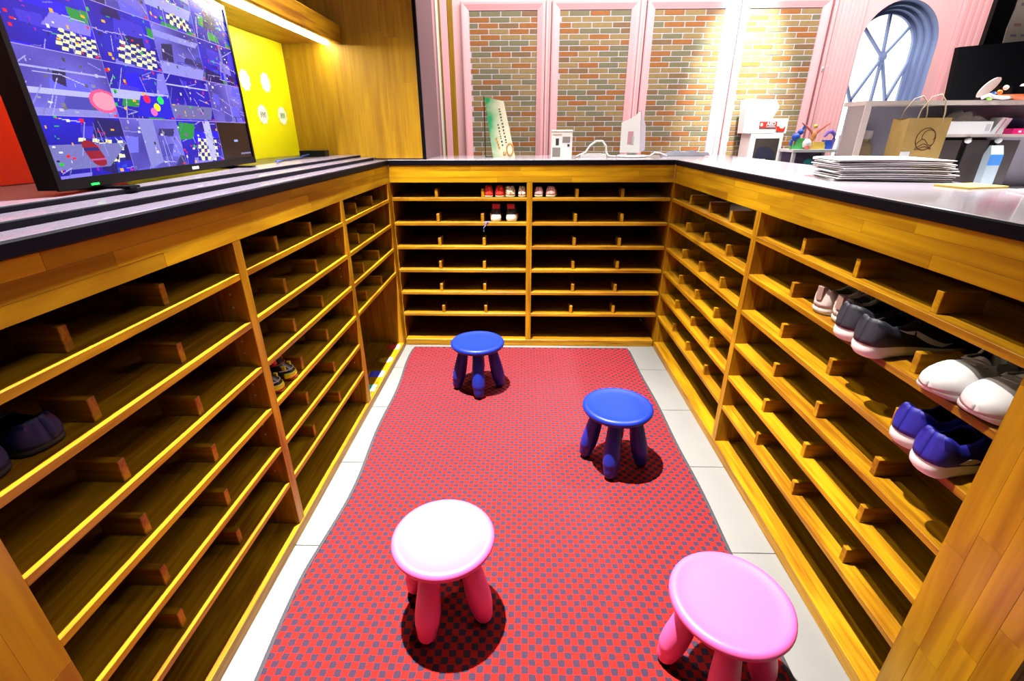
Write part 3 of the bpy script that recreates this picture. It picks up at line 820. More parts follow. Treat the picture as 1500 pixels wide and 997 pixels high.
    for t, zz in ((TO - 0.04, tongue * 1.04), (TO, tongue * 1.0), (TO + 0.06, tongue * 0.9), (TO + 0.14, tongue * 0.78)):
        w_ = halfw(t) * 0.5
        rings.append([(t * L, cen(t) + w_ * c, zz - 0.010 * c * c) for c in (-1, -0.5, 0, 0.5, 1)] + [(t * L + 0.004, cen(t) + w_ * c, zz - 0.006 - 0.010 * c * c) for c in (1, 0.5, 0, -0.5, -1)])
    mb.loft(rings); mb.build('tongue', mats['up'], s, smooth=60)
    for k in range(laces):
        t = TO + 0.07 + 0.055 * k; a0, a1 = 0.30, 0.70
        pts = []
        for q in range(7):
            a = PI * (a0 + (a1 - a0) * q / 6); w_ = halfw(t); z0, z1 = zs(t), top(t)
            pts.append((t * L + 0.006 * math.sin(q * 1.0), cen(t) + math.copysign(abs(math.cos(a)) ** 0.75, math.cos(a)) * (w_ + 0.004), z0 + (z1 - z0 + 0.005) * math.sin(a) ** 0.72))
        mb = MB(); mb.tube(pts, 0.0032, 6); mb.build('lace', mats['lace'], s, smooth=True)
    def skin(t, f, sg, off=0.005):
        w_ = halfw(t); z0, z1 = zs(t) - 0.003, top(t)
        if t <= TO: y = w_ * (1 - 0.34 * f * f + 0.10 * math.sin(f * PI)); z = z0 + (z1 - z0) * f
        else:
            sn = min(1.0, f) ** (1 / 0.72); y = w_ * max(0, 1 - sn * sn) ** 0.375; z = z0 + (z1 - z0) * f
        return (t * L, cen(t) + sg * (y + off), z)
    def patch(name, low, upp, sg, mat, n=16):
        a = [skin(*low(k / n), sg) for k in range(n + 1)]; b_ = [skin(*upp(k / n), sg) for k in range(n + 1)]
        mb = MB(); mb.add(a + b_, [(k, k + 1, n + 2 + k, n + 1 + k) for k in range(n)])
        o = mb.build(name, mat, s); md = o.modifiers.new('t', 'SOLIDIFY'); md.thickness = 0.0015; return o
    if swoosh:
        def lw(u): return (0.30 + 0.50 * u if u < 0.86 else 0.73 + 0.05 * (u - 0.86) / 0.14 + 0.0, 0.80 - 0.68 * math.sin(min(u / 0.86, 1) * PI / 2) if u < 0.86 else 0.12 + 0.30 * (u - 0.86) / 0.14)
        def lo_(u): return (0.26 + 0.50 * u, 0.86 - 0.70 * math.sin(min(u / 0.8, 1) * PI / 2) + (0.0 if u < 0.8 else (u - 0.8) * 1.9))
        def hi_(u): return (0.26 + 0.50 * u, 0.88 - 0.45 * math.sin(min(u / 0.86, 1) * PI / 2) + (0.0 if u < 0.86 else (u - 0.86) * 1.0))
        for sg in (-1, 1): patch('swoosh_mark', lo_, hi_, sg, swoosh)
    if window:
        for sg in (-1, 1):
            patch('side_inset', lambda u: (0.20 + 0.20 * u, 0.18 - 0.10 * math.sin(u * PI)), lambda u: (0.20 + 0.20 * u, 0.18 + 0.22 * math.sin(u * PI)), sg, window)
    if band:
        for sg in (-1, 1):
            patch('side_band', lambda u: (0.42 + 0.22 * u, 0.30 + 0.25 * u), lambda u: (0.42 + 0.22 * u, 0.62 + 0.25 * u), sg, band)
    if tab:
        mb = MB(); mb.box(((TO + 0.05) * L, cen(0.5) - 0.016, tongue * 0.74), ((TO + 0.16) * L, cen(0.5) + 0.013, tongue * 0.93)); mb.build('strap', tab, s)
    if heel_tab:
        mb = MB(); c = cen(0.0)
        mb.loft([[(-0.005 + 0.003 * abs(q), c + q * hw0 * tabw, heel * f) for q in (-1, -0.5, 0, 0.5, 1)] + [(0.012, c + q * hw0 * tabw, heel * f) for q in (1, 0.5, 0, -0.5, -1)] for f in (tabz, tabz * 0.5 + 0.52, 1.05)])
        mb.build('heel_tab', heel_tab, s, smooth=50)
    return s

W_ = (0.80, 0.79, 0.80)
mt_blush = shoe_mats('blush', (0.46, 0.38, 0.36), (0.62, 0.59, 0.57), (0.25, 0.2, 0.2))
mt_blush_tab = plain('blush_tab', (0.25, 0.16, 0.13), 0.7)
mt_navy = shoe_mats('charcoal', (0.014, 0.015, 0.026), (0.80, 0.78, 0.78), (0.02, 0.02, 0.03))
mt_white = shoe_mats('white', (0.60, 0.58, 0.60), (0.66, 0.64, 0.64), (0.035, 0.035, 0.04), W_)
mt_blue = shoe_mats('royal', (0.012, 0.010, 0.26), (0.80, 0.79, 0.80), (0.01, 0.01, 0.03), (0.02, 0.03, 0.5))
mt_red = shoe_mats('red', (0.72, 0.018, 0.006), (0.75, 0.75, 0.66), (0.02, 0.01, 0.01))
mt_pink = shoe_mats('pale_pink', (0.74, 0.36, 0.36), (0.80, 0.74, 0.66), (0.06, 0.03, 0.03))
mt_bk = shoe_mats('black', (0.014, 0.012, 0.014), (0.78, 0.75, 0.70), (0.01, 0.01, 0.01))
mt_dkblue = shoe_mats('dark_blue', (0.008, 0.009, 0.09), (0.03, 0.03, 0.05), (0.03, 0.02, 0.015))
M['shoe_red_tab'] = plain('red_heel_patch', (0.45, 0.01, 0.012), 0.6)

def flower_mat():
    m, nt, b = new_mat('floral_fabric')
    g = N(nt, 'ShaderNodeNewGeometry'); v = N(nt, 'ShaderNodeTexVoronoi'); v.inputs['Scale'].default_value = 85
    nt.links.new(g.outputs['Position'], v.inputs['Vector'])
    rp = N(nt, 'ShaderNodeValToRGB'); e = rp.color_ramp; e.interpolation = 'CONSTANT'
    e.elements[0].color = (0.74, 0.66, 0.55, 1); e.elements[1].position = 0.45; e.elements[1].color = (0.62, 0.14, 0.12, 1)
    x_ = e.elements.new(0.62); x_.color = (0.75, 0.68, 0.58, 1); x_ = e.elements.new(0.80); x_.color = (0.40, 0.36, 0.08, 1)
    sp = N(nt, 'ShaderNodeSeparateColor'); nt.links.new(v.outputs['Color'], sp.inputs[0]); nt.links.new(sp.outputs[0], rp.inputs[0])
    nt.links.new(rp.outputs['Color'], b.inputs['Base Color']); b.inputs['Roughness'].default_value = 0.7
    return m
mt_flor = shoe_mats('floral', (0.7, 0.6, 0.5), (0.78, 0.72, 0.62), (0.08, 0.05, 0.03)); mt_flor['up'] = flower_mat()

Z2, Z3 = ZS[1], ZS[2]
g = 'pale blush trainers on the right rack'
shoe((0.928, 1.442, Z2), 0.10, 0.235, 0.082, mt_blush, 'pale blush trainer on the right rack, farther one of its pair', g, -1, heel=0.082, heel_tab=mt_blush_tab)
shoe((0.935, 1.352, Z2), 0.05, 0.235, 0.082, mt_blush, 'pale blush trainer beside the black trainers on the right rack', g, 1, heel=0.082, heel_tab=mt_blush_tab)
g = 'black trainers with white soles on the right rack'
shoe((0.876, 1.238, Z2), 0.14, 0.285, 0.092, mt_navy, 'black trainer with thick white sole, farther one of its pair', g, -1, 0.030, heel=0.100, collar=0.080, tongue=0.105, swoosh=M['white'])
shoe((0.862, 1.135, Z2), 0.10, 0.285, 0.092, mt_navy, 'black trainer with white side mark, nearer one of its pair', g, 1, 0.030, heel=0.100, collar=0.080, tongue=0.105, swoosh=M['white'])
g = 'white strap trainers on the right rack'
M['strap_grey'] = plain('strap_grey', (0.62, 0.58, 0.58), 0.5)
shoe((1.062, 0.972, Z2), PI + 0.26, 0.190, 0.092, mt_white, 'white trainer with its toe out, beside the divider block on the right rack', g, 1, 0.026, heel=0.096, collar=0.074, tongue=0.082, toe=0.056, laces=0, TO=0.45, tab=M['strap_grey'])
shoe((1.080, 0.868, Z2), PI + 0.22, 0.190, 0.092, mt_white, 'white trainer with its toe out, partly hidden by the right end panel', g, -1, 0.026, heel=0.096, collar=0.074, tongue=0.082, toe=0.056, laces=0, TO=0.45, tab=M['strap_grey'])
g = 'royal blue trainers on the right rack'
shoe((0.888, 0.962, Z3), 0.12, 0.265, 0.088, mt_blue, 'royal blue trainer with white sole next to the divider block', g, -1, 0.030, heel=0.100, collar=0.074, tongue=0.100, window=mt_blush['sole'])
shoe((0.864, 0.862, Z3), 0.08, 0.265, 0.088, mt_blue, 'royal blue trainer with white sole nearest the right end panel', g, 1, 0.030, heel=0.100, collar=0.074, tongue=0.100, window=mt_blush['sole'])
Z1 = ZS[0]
h = PI / 2
g = 'red shoes on the far rack'
shoe((-0.221, YB + 0.022, Z1), h, 0.16, 0.056, mt_red, 'bright red child shoe by the divider block on the far rack', g, 1, 0.012, heel=0.072, collar=0.056, tongue=0.060, toe=0.035, laces=2)
shoe((-0.160, YB + 0.022, Z1), h - 0.06, 0.16, 0.058, mt_red, 'bright red child shoe next to the flowered shoes', g, -1, 0.012, heel=0.072, collar=0.056, tongue=0.060, toe=0.035, laces=2)
g = 'flowered shoes on the far rack'
shoe((-0.080, YB + 0.020, Z1), h + 0.25, 0.16, 0.060, mt_flor, 'flowered child shoe standing beside the red pair', g, 1, 0.014, heel=0.068, collar=0.054, tongue=0.060, toe=0.035, laces=2)
shoe((-0.017, YB + 0.020, Z1), h, 0.16, 0.050, mt_flor, 'flowered child shoe against the middle upright', g, -1, 0.014, heel=0.068, collar=0.054, tongue=0.060, toe=0.035, laces=2)
g = 'pale pink shoes on the far rack'
shoe((0.092, YB + 0.020, Z1), h, 0.16, 0.056, mt_pink, 'pale pink child shoe just right of the middle upright', g, 1, 0.016, heel=0.064, collar=0.052, tongue=0.060, toe=0.035, laces=2)
shoe((0.160, YB + 0.020, Z1), h - 0.08, 0.16, 0.062, mt_pink, 'pale pink child shoe, right one of the pink pair', g, -1, 0.016, heel=0.066, collar=0.052, tongue=0.060, toe=0.035, laces=2)
g = 'black and white high shoes on the far rack'
shoe((-0.179, YB + 0.030, Z2), h, 0.24, 0.076, mt_bk, 'black shoe with white sole and red heel patch, left one on the second shelf', g, 1, 0.036, heel=0.106, collar=0.085, tongue=0.10, heel_tab=M['shoe_red_tab'], tabw=0.62, tabz=0.78)
shoe((-0.085, YB + 0.030, Z2), h, 0.24, 0.076, mt_bk, 'black shoe with white sole and red heel patch, right one on the second shelf', g, -1, 0.036, heel=0.106, collar=0.085, tongue=0.10, heel_tab=M['shoe_red_tab'], tabw=0.62, tabz=0.78)
g = 'dark blue shoes on the left rack'
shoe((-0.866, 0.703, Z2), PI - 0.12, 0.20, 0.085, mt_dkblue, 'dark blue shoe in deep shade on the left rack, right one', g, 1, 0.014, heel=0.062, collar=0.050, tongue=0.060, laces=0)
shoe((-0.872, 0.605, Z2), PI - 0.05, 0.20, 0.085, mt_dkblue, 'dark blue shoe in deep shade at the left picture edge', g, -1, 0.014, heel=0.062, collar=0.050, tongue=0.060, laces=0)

# blue lace hanging over the shelf edge
mb = MB()
mb.tube([(0.03, 0.02, 0.004), (0.012, 0.0, 0.005), (0.004, -0.006, 0.0), (-0.004, -0.005, -0.02), (-0.012, -0.005, -0.035), (-0.010, -0.005, -0.055)], 0.0022, 6)
mb.tube([(-0.006, 0.015, 0.004), (0.0, -0.003, 0.006), (0.006, -0.006, -0.006), (-0.002, -0.006, -0.025)], 0.0022, 6)
mb.tube([(-0.01, 0.004, 0.004), (0.014, -0.004, 0.006), (0.022, 0.004, 0.005)], 0.0022, 6)
o = mb.build('loose_lace', plain('pale_blue_lace', (0.2, 0.26, 0.6), 0.7), None, (-0.247, YB, ZS[1]), smooth=True)
tag(o, 'loose pale blue lace hanging over a shelf edge of the far rack', 'lace')

# toddler rain boots
M['boot_black'] = plain('boot_rubber', (0.010, 0.009, 0.012), 0.3)
M['boot_yellow'] = plain('boot_yellow', (0.85, 0.72, 0.005), 0.4)
M['boot_pink'] = plain('boot_pink', (0.75, 0.05, 0.09), 0.45)
M['boot_brown'] = plain('boot_orange_line', (0.45, 0.10, 0.03), 0.5)
M['boot_sole'] = plain('boot_sole', (0.22, 0.01, 0.03), 0.5)
M['boot_silver'] = plain('boot_silver_line', (0.6, 0.58, 0.55), 0.4)
def boot(loc, rz, label):
    """local +X points to the toe"""
    s = empty('rain_boot', loc, rz, label, 'boot', 'child rain boots on the left rack')
    def ring(x0, x1, hw_, z, n=20, e=0.8):
        cx, rx = (x0 + x1) / 2, (x1 - x0) / 2
        return [(cx + rx * math.copysign(abs(math.cos(t)) ** e, math.cos(t)), hw_ * math.copysign(abs(math.sin(t)) ** e, math.sin(t)), z) for t in [2 * PI * k / n for k in range(n)]]
    mb = MB(); mb.loft([ring(0.0, 0.150, 0.030, 0.0), ring(-0.003, 0.155, 0.033, 0.004), ring(-0.003, 0.155, 0.033, 0.011), ring(0.0, 0.152, 0.031, 0.012)]); mb.build('sole', M['boot_sole'], s, smooth=50)
    levels = [(0.002, 0.150, 0.031, 0.011), (0.0, 0.152, 0.032, 0.022), (0.0, 0.148, 0.032, 0.034), (0.002, 0.140, 0.031, 0.042), (0.003, 0.130, 0.030, 0.050), (0.003, 0.120, 0.029, 0.057), (0.002, 0.112, 0.030, 0.064), (0.0, 0.106, 0.031, 0.078), (-0.002, 0.104, 0.033, 0.092)]
    mb = MB(); mb.loft([ring(*l) for l in levels], caps=False); o = mb.build('shaft', M['boot_black'], s, smooth=80)
    md = o.modifiers.new('t', 'SOLIDIFY'); md.thickness = 0.003
    top = levels[-1]
    mb = MB(); tp = ring(top[0] - .001, top[1] + .001, top[2] + .001, top[3]); mb.tube(tp + [tp[0]], 0.0035, 8); mb.build('rim', M['boot_yellow'], s, smooth=True)
    # toe cap: front half of the foot rings, slightly proud
    def part(l, grow, x_min, n=16):
        x0, x1, hw_, z = l; cx, rx = (x0 + x1) / 2, (x1 - x0) / 2 + grow; hw2 = hw_ + grow
        out = []
        for k in range(n + 1):
            t = -PI / 2 + PI * k / n
            t *= x_min
            out.append((cx + rx * math.copysign(abs(math.cos(t)) ** 0.8, math.cos(t)), hw2 * math.copysign(abs(math.sin(t)) ** 0.8, math.sin(t)), z))
        return out
    mb = MB(); mb.loft([part(levels[0], .0015, .62), part((0.0, 0.152, 0.032, 0.020), .002, .66), part((0.0, 0.148, 0.032, 0.032), .002, .6)], caps=False, closed=False)
    o = mb.build('toe_cap', M['boot_yellow'], s, smooth=80); o.modifiers.new('t', 'SOLIDIFY').thickness = 0.002
    mb = MB(); mb.tube(part((0.002, 0.140, 0.031, 0.042), .002, .7), 0.0018, 6); mb.build('silver_line', M['boot_silver'], s, smooth=True)
    mb = MB(); mb.tube(part((0.002, 0.112, 0.030, 0.064), .003, 1.0), 0.002, 6); mb.build('strap_line', M['boot_brown'], s, smooth=True)
    for sg in (-1, 1):
        mb = MB(); mb.tube([(0.092, sg * 0.020, 0.068), (0.088, sg * 0.023, 0.086)], 0.011, 8); mb.build('side_patch', M['boot_pink'], s)
        mb = MB(); mb.box((0.116, 0.020 * sg - 0.004, 0.044), (0.128, 0.020 * sg + 0.004, 0.058)); mb.build('yellow_fleck', M['boot_yellow'], s)
    s.scale = (1.0, 1.12, 1.0)
    return s
boot((-0.998, 1.437, ZS[3]), 0.08, 'black and yellow child rain boot touching the upright on the left rack')
boot((-0.995, 1.535, ZS[3]), 0.05, 'black and yellow child rain boot beside the divider block on the left rack')

# ------------------------------------------------------------------ stickers on the base of the left rack's last bay
def text_mesh(body, size, mat, name, parent, loc, rot, bold=0.0, extrude=0.0006):
    cu = bpy.data.curves.new(name, 'FONT'); cu.body = body; cu.size = size; cu.extrude = extrude; cu.offset = bold
    cu.align_x = 'CENTER'; cu.align_y = 'CENTER'
    t = bpy.data.objects.new('tmp', cu); COL.objects.link(t)
    dg = bpy.context.evaluated_depsgraph_get()
    me = bpy.data.meshes.new_from_object(t.evaluated_get(dg)); me.name = name
    bpy.data.objects.remove(t)
    me.materials.clear(); me.materials.append(mat)
    return put(name, me, parent, loc, rot)
for (yc, hl, col, lab) in [(2.922, 0.036, (0.75, 0.02, 0.03), 'red floor sticker on the base board by the far corner'),
                           (2.718, 0.040, (0.80, 0.45, 0.03), 'mustard paw-shaped floor sticker on the base board'),
                           (2.528, 0.037, (0.02, 0.03, 0.80), 'blue lettered floor sticker on the base board'),
                           (2.356, 0.037, (0.0, 0.36, 0.24), 'green floor sticker on the base board next to the upright')]:
    s_ = empty('floor_sticker', (-0.883, yc, ZBASE), label=lab, cat='sticker', group='coloured stickers on the base board')
    ms = plain('sticker_ink', col, 0.5)
    if 'paw' in lab:
        mb = MB(); mb.prism([(x_ * 1.0, y_) for x_, y_ in cloud(0.036, 0.036, 6, 0.18)], 0.0, 0.0012)
        mb.prism([(0.022 + x_, y_ + 0.005) for x_, y_ in cloud(0.016, 0.030, 5, 0.3)], 0.0, 0.0016, mi=1)
        mb.build('sheet', [ms, M['sticker_white']], s_)
    else:
        mb = MB(); mb.box((-0.044, -hl, 0), (0.022, hl, 0.0012)); mb.build('sheet', ms, s_)
        pts = [(0.018, -hl), (0.040, -hl), (0.043, -hl * .3), (0.036, 0.0), (0.041, hl * .6), (0.036, hl), (0.018, hl)]
        mb = MB(); mb.prism(pts, 0.0, 0.0013); mb.build('white_edge', M['sticker_white'], s_)
        mb = MB()
        for k in range(5):
            yy = -hl * 0.8 + k * hl * 0.36
            mb.box((-0.030, yy, 0.0012), (0.030 if k % 2 else 0.012, yy + 0.004, 0.0018)); mb.box((-0.012, yy, 0.0012), (-0.008, yy + 0.011, 0.0018))
        mb.build('lettering', plain('sticker_text', tuple(min(1, c * 2 + 0.12) for c in col), 0.5), s_)

# ------------------------------------------------------------------ things on the far counter
ZT = ZTOP
# green standing sign
sg_ = empty('counter_sign', (-0.15, 3.40, ZT), label='slanted pale green sign board with orange lettering on the far counter', cat='sign')
def gmat():
    m, nt, b = new_mat('green_print')
    tc = N(nt, 'ShaderNodeTexCoord'); no = N(nt, 'ShaderNodeTexNoise'); no.inputs['Scale'].default_value = 9
    nt.links.new(tc.outputs['Object'], no.inputs['Vector'])
    sp = N(nt, 'ShaderNodeSeparateXYZ'); nt.links.new(tc.outputs['Object'], sp.inputs[0])
    m1 = N(nt, 'ShaderNodeMapRange'); m1.inputs['From Min'].default_value = 0.02; m1.inputs['From Max'].default_value = -0.12; nt.links.new(sp.outputs['X'], m1.inputs['Value'])
    mu = N(nt, 'ShaderNodeMath', operation='MULTIPLY'); nt.links.new(m1.outputs[0], mu.inputs[0]); nt.links.new(no.outputs['Fac'], mu.inputs[1])
    rp = N(nt, 'ShaderNodeValToRGB'); rp.color_ramp.elements[0].color = (0.80, 0.80, 0.60, 1); rp.color_ramp.elements[1].color = (0.02, 0.42, 0.16, 1)
    rp.color_ramp.elements[0].position = 0.08; rp.color_ramp.elements[1].position = 0.42
    nt.links.new(mu.outputs[0], rp.inputs[0]); nt.links.new(rp.outputs[0], b.inputs['Base Color']); b.inputs['Roughness'].default_value = 0.5
    return m
poly = [(-0.062, 0.0), (0.086, 0.0), (0.012, 0.335), (-0.110, 0.358)]
mb = MB(); mb.prism(poly, -0.006, 0.006, 1); mb.build('board', gmat(), sg_)
mb = MB(); mb.tube([(-0.113, 0.012, 0.0), (-0.115, 0.012, 0.365)], 0.003, 6); mb.tube([(-0.113, 0.012, 0.003), (-0.06, 0.012, 0.003)], 0.003, 6); mb.build('support_rod', M['black_plastic'], sg_)
mb = MB()
lean = Vector((-0.075, 0, 0.34)).normalized()
for c_, (z0_, z1_) in ((0.040, (0.09, 0.30)), (0.012, (0.07, 0.21))):
    z = z0_
    while z < z1_:
        hgt = rng.choice((0.010, 0.014, 0.018)); a = Vector((c_ + 0.005, 0, 0)) + lean * z
        mb.box((a.x - 0.004, -0.0072, a.z), (a.x + 0.004 + rng.uniform(0, 0.004), -0.006, a.z + hgt * 0.6)); z += hgt + 0.004
mb.build('small_print', M['ink_dark'], sg_)
M['orange_ink'] = plain('orange_ink', (0.75, 0.26, 0.01), 0.6)
mb = MB()
ring_o = [(0.052 + 0.022 * math.cos(t), 0.048 + 0.036 * math.sin(t)) for t in [2 * PI * k / 24 for k in range(24)]]
pts = [(x_, -0.0075, z_) for x_, z_ in ring_o]; mb.tube(pts + [pts[0]], 0.004, 6)
mb.box((0.008, -0.0075, 0.012), (0.014, -0.006, 0.034)); mb.box((0.008, -0.0075, 0.012), (0.024, -0.006, 0.017)); mb.box((0.019, -0.0075, 0.012), (0.025, -0.006, 0.03))
for k in range(4): mb.box((-0.024 - 0.006 * k, -0.0075, 0.05 + 0.018 * k), (-0.014 - 0.006 * k, -0.006, 0.064 + 0.018 * k))
mb.build('orange_print', M['orange_ink'], sg_)
# small carton
bx_ = empty('small_carton', (0.237, 3.30, ZT), -0.08, 'small white product carton with dark pictures on the far counter', 'carton')
MB().box((-0.066, -0.045, 0), (0.066, 0.06, 0.158)).build('carton_body', M['white'], bx_)
mb = MB(); mb.add([(-0.068, -0.047, 0.158), (0.068, -0.047, 0.158), (0.066, 0.062, 0.166), (-0.066, 0.062, 0.166), (-0.068, -0.047, 0.154), (0.068, -0.047, 0.154), (0.066, 0.062, 0.158), (-0.066, 0.062, 0.158)], [(0, 1, 2, 3), (7, 6, 5, 4), (0, 4, 5, 1), (1, 5, 6, 2), (2, 6, 7, 3), (3, 7, 4, 0)]); mb.build('lid', plain('carton_lid', (0.6, 0.5, 0.38), 0.7), bx_)
mb = MB(); mb.box((-0.038, -0.0462, 0.075), (-0.018, -0.045, 0.115), 0); mb.box((-0.058, -0.0462, 0.008), (-0.008, -0.045, 0.062), 1); mb.box((0.004, -0.0462, 0.09), (0.052, -0.045, 0.125), 1); mb.box((0.036, -0.0462, 0.068), (0.05, -0.045, 0.082), 0); mb.box((-0.058, -0.0462, 0.134), (0.0, -0.045, 0.140), 2)
mb.build('printed_pictures', [plain('print_dark', (0.03, 0.03, 0.05), 0.6), plain('print_grey', (0.25, 0.22, 0.22), 0.6), plain('print_tan', (0.5, 0.36, 0.2), 0.6)], bx_)
# charger with looped cable
ch = empty('charger_block', (0.455, 3.36, ZT), 0.03, 'white charging block with a looped cable on the far counter', 'charger')
MB().box((-0.095, -0.035, 0), (0.075, 0.035, 0.020)).box((-0.07, -0.02, 0.020), (0.05, 0.02, 0.024), 1).build('block', [M['white'], M['logo_grey']], ch)
mb = MB(); mb.tube([(-0.12, -0.03, 0.006), (-0.06, -0.02, 0.03), (-0.03, 0, 0.07), (0.01, 0.0, 0.098), (0.05, 0.0, 0.098), (0.075, 0.0, 0.07), (0.08, 0.0, 0.03), (0.09, -0.02, 0.01), (0.11, -0.04, 0.006), (0.135, -0.05, 0.006)], 0.006, 8); mb.build('cable', M['white'], ch, smooth=True)
# white tablet stand / desk calendar
tb = empty('tablet_stand', (0.70, 3.36, ZT), 0.0, 'white folded stand holding a tablet on the far counter', 'stand')
mb = MB(); mb.prism([(-0.082, 0.03), (0.045, 0.028), (0.030, 0.272), (-0.015, 0.235), (-0.085, 0.205)], -0.03, -0.02, 1); mb.build('front_leaf', M['white'], tb)
mb = MB(); mb.prism([(0.045, 0.03), (0.078, 0.045), (0.068, 0.19), (0.033, 0.275)], -0.028, 0.045, 1); mb.build('back_leaf', plain('lavender_card', (0.62, 0.55, 0.66), 0.5), tb)
mb = MB(); mb.box((-0.040, -0.032, 0.08), (-0.005, -0.0305, 0.155), 0); mb.box((-0.012, -0.033, 0.078), (0.0, -0.0305, 0.125), 1); mb.build('printed_block', [plain('print_rose', (0.55, 0.3, 0.34), 0.6), M['logo_grey']], tb)
mb = MB(); mb.lathe([(0, 0), (0.09, 0), (0.095, 0.006), (0.09, 0.013), (0.0, 0.016)], 28); mb.box((-0.03, -0.015, 0.012), (0.03, 0.01, 0.04)); mb.build('base', M['white'], tb, smooth=40)
mb = MB(); mb.tube([(0.085, 0.0, 0.006), (0.12, -0.01, 0.008), (0.15, 0.0, 0.028), (0.19, 0.02, 0.024), (0.24, 0.03, 0.006)], 0.005, 8); mb.build('cable', M['white'], tb, smooth=True)
# grey cloth
mb = MB(); rr = []
for i in range(15):
    u = i / 14; rr.append([(-0.16 + 0.32 * u, -0.05 + 0.10 * v / 6, 0.002 + 0.034 * math.sin(PI * v / 6) * (0.55 + 0.45 * math.sin(u * PI)) * (0.8 + 0.3 * math.sin(u * 17 + v)) ) for v in range(7)])
mb.loft(rr, caps=False, closed=False)
o = mb.build('grey_cloth', plain('grey_knit', (0.17, 0.17, 0.21), 0.9), None, (1.10, 3.54, ZT), smooth=True); tag(o, 'crumpled dark grey cloth at the back of the far counter', 'cloth')

# ------------------------------------------------------------------ white cabinet with red sign by the brick panel
ae = empty('white_cabinet', (2.60, 5.68, 0), label='white cabinet with a red AED sign before the rightmost brick panel', cat='cabinet')
mb = MB(); mb.box((-0.14, 0, 0), (0.205, 0.26, 1.36)); mb.build('lower_body', M['white'], ae)
mb = MB(); mb.prism([(-0.19, 1.36), (0.10, 1.36), (0.10, 1.52), (0.15, 1.62), (0.10, 1.69), (-0.21, 1.70)], 0.10, 0.26, 1); mb.build('upper_board', M['white'], ae)
mb = MB(); mb.box((0.08, 0.0, 1.36), (0.225, 0.2, 1.505)); mb.build('side_box', M['white'], ae)
mb = MB(); mb.box((-0.085, -0.006, 1.09), (0.170, 0.0, 1.31)); mb.build('window', plain('smoked_window', (0.05, 0.04, 0.035), 0.25), ae)
mb = MB(); mb.prism([(-0.07, 1.10), (0.15, 1.10), (0.145, 1.16), (0.10, 1.205), (0.02, 1.23), (-0.05, 1.215)], -0.010, -0.006, 1); mb.build('dark_bag', plain('dark_bag', (0.008, 0.008, 0.03), 0.7), ae)
mb = MB(); mb.box((-0.045, -0.010, 1.085), (0.055, -0.006, 1.105)); mb.build('name_plate', M['white'], ae)
rs = MB().box((-0.075, -0.010, 1.415), (0.108, -0.0, 1.475)).build('red_sign', plain('sign_red', (0.70, 0.03, 0.02), 0.45), ae)
# sign stands proud of the board: carry it on a small back plate
MB().box((-0.19, -0.002, 1.36), (0.10, 0.10, 1.50)).build('sign_plate', M['white'], ae)
text_mesh('AED', 0.050, M['white'], 'sign_lettering', rs, (0.045, -0.0105, 1.452), (PI / 2, 0, 0), 0.001)
mb = MB(); mb.prism([(-0.055 + x_, 1.445 + z_) for x_, z_ in cloud(0.012, 0.013, 2, 0.3)], -0.0115, -0.010, 1); mb.box((0.0, -0.0115, 1.421), (0.095, -0.010, 1.427)); mb.build('sign_symbol', M['white'], rs)
mb = MB(); mb.prism([(0.115, 1.378), (0.20, 1.378), (0.205, 1.43), (0.185, 1.408), (0.155, 1.408), (0.135, 1.43), (0.115, 1.43)], -0.006, 0.0, 1); mb.build('red_handle', plain('handle_red', (0.7, 0.03, 0.01), 0.4), ae)

# ------------------------------------------------------------------ toy shelf
ts_ = empty('toy_shelf', (2.56, 4.65, 0), label='low white shelf crowded with bright toys beside the cabinet', cat='shelf')
for (x_, y_) in ((-0.20, -0.12), (0.19, -0.12), (-0.20, 0.12), (0.19, 0.12)): MB().box((x_ - 0.012, y_ - 0.012, 0), (x_ + 0.012, y_ + 0.012, 1.212)).build('leg', M['white'], ts_)
MB().box((-0.215, -0.135, 1.212), (0.205, 0.135, 1.234)).build('top_board', M['white'], ts_)
MB().box((-0.205, -0.135, 1.06), (0.195, 0.135, 1.08)).build('lower_board', M['white'], ts_)
MB().box((-0.19, 0.125, 1.085), (0.18, 0.132, 1.21)).build('back_sheet', plain('lilac_sheet', (0.50, 0.36, 0.66), 0.5), ts_)
TZ = 1.234
def lump(mb, c, r, mi=0, sq=(1, 1, 1)):
    prof = [(max(0.0, math.sin(PI * k / 8)) * r, -math.cos(PI * k / 8) * r) for k in range(9)]
    mb.lathe(prof, 12, Matrix.Translation(c) @ Matrix.Diagonal((sq[0], sq[1], sq[2], 1)), mi)
mB = plain('toy_blue', (0.03, 0.10, 0.55), 0.4); mG = plain('toy_green', (0.10, 0.50, 0.12), 0.4); mP = plain('toy_purple', (0.22, 0.12, 0.60), 0.4)
mO = plain('toy_orange', (0.75, 0.30, 0.10), 0.4); mR = plain('toy_red', (0.70, 0.16, 0.12), 0.4); mY = plain('toy_yellow', (0.80, 0.55, 0.10), 0.4); mC = plain('toy_cyan', (0.05, 0.55, 0.60), 0.4)
t1 = empty('toy_figure', (2.405, 4.62, TZ), label='blue and green toy figure at the left end of the toy shelf', cat='toy', group='toys on the white shelf')
mb = MB(); mb.box((-0.035, -0.03, 0), (0.06, 0.03, 0.035), 0); mb.box((-0.01, -0.03, 0.035), (0.055, 0.02, 0.09), 0); mb.build('green_base', mG, t1)
mb = MB(); lump(mb, (-0.01, 0, 0.10), 0.035); lump(mb, (0.02, 0, 0.14), 0.025); mb.tube([(-0.01, 0, 0.10), (-0.04, 0, 0.07), (-0.045, 0, 0.03)], 0.012); mb.tube([(0.03, 0, 0.15), (0.045, 0, 0.19)], 0.010); mb.build('blue_body', mB, t1, smooth=True)
t2 = empty('toy_bird', (2.545, 4.62, TZ), label='orange winged toy with raised red wings on the toy shelf', cat='toy', group='toys on the white shelf')
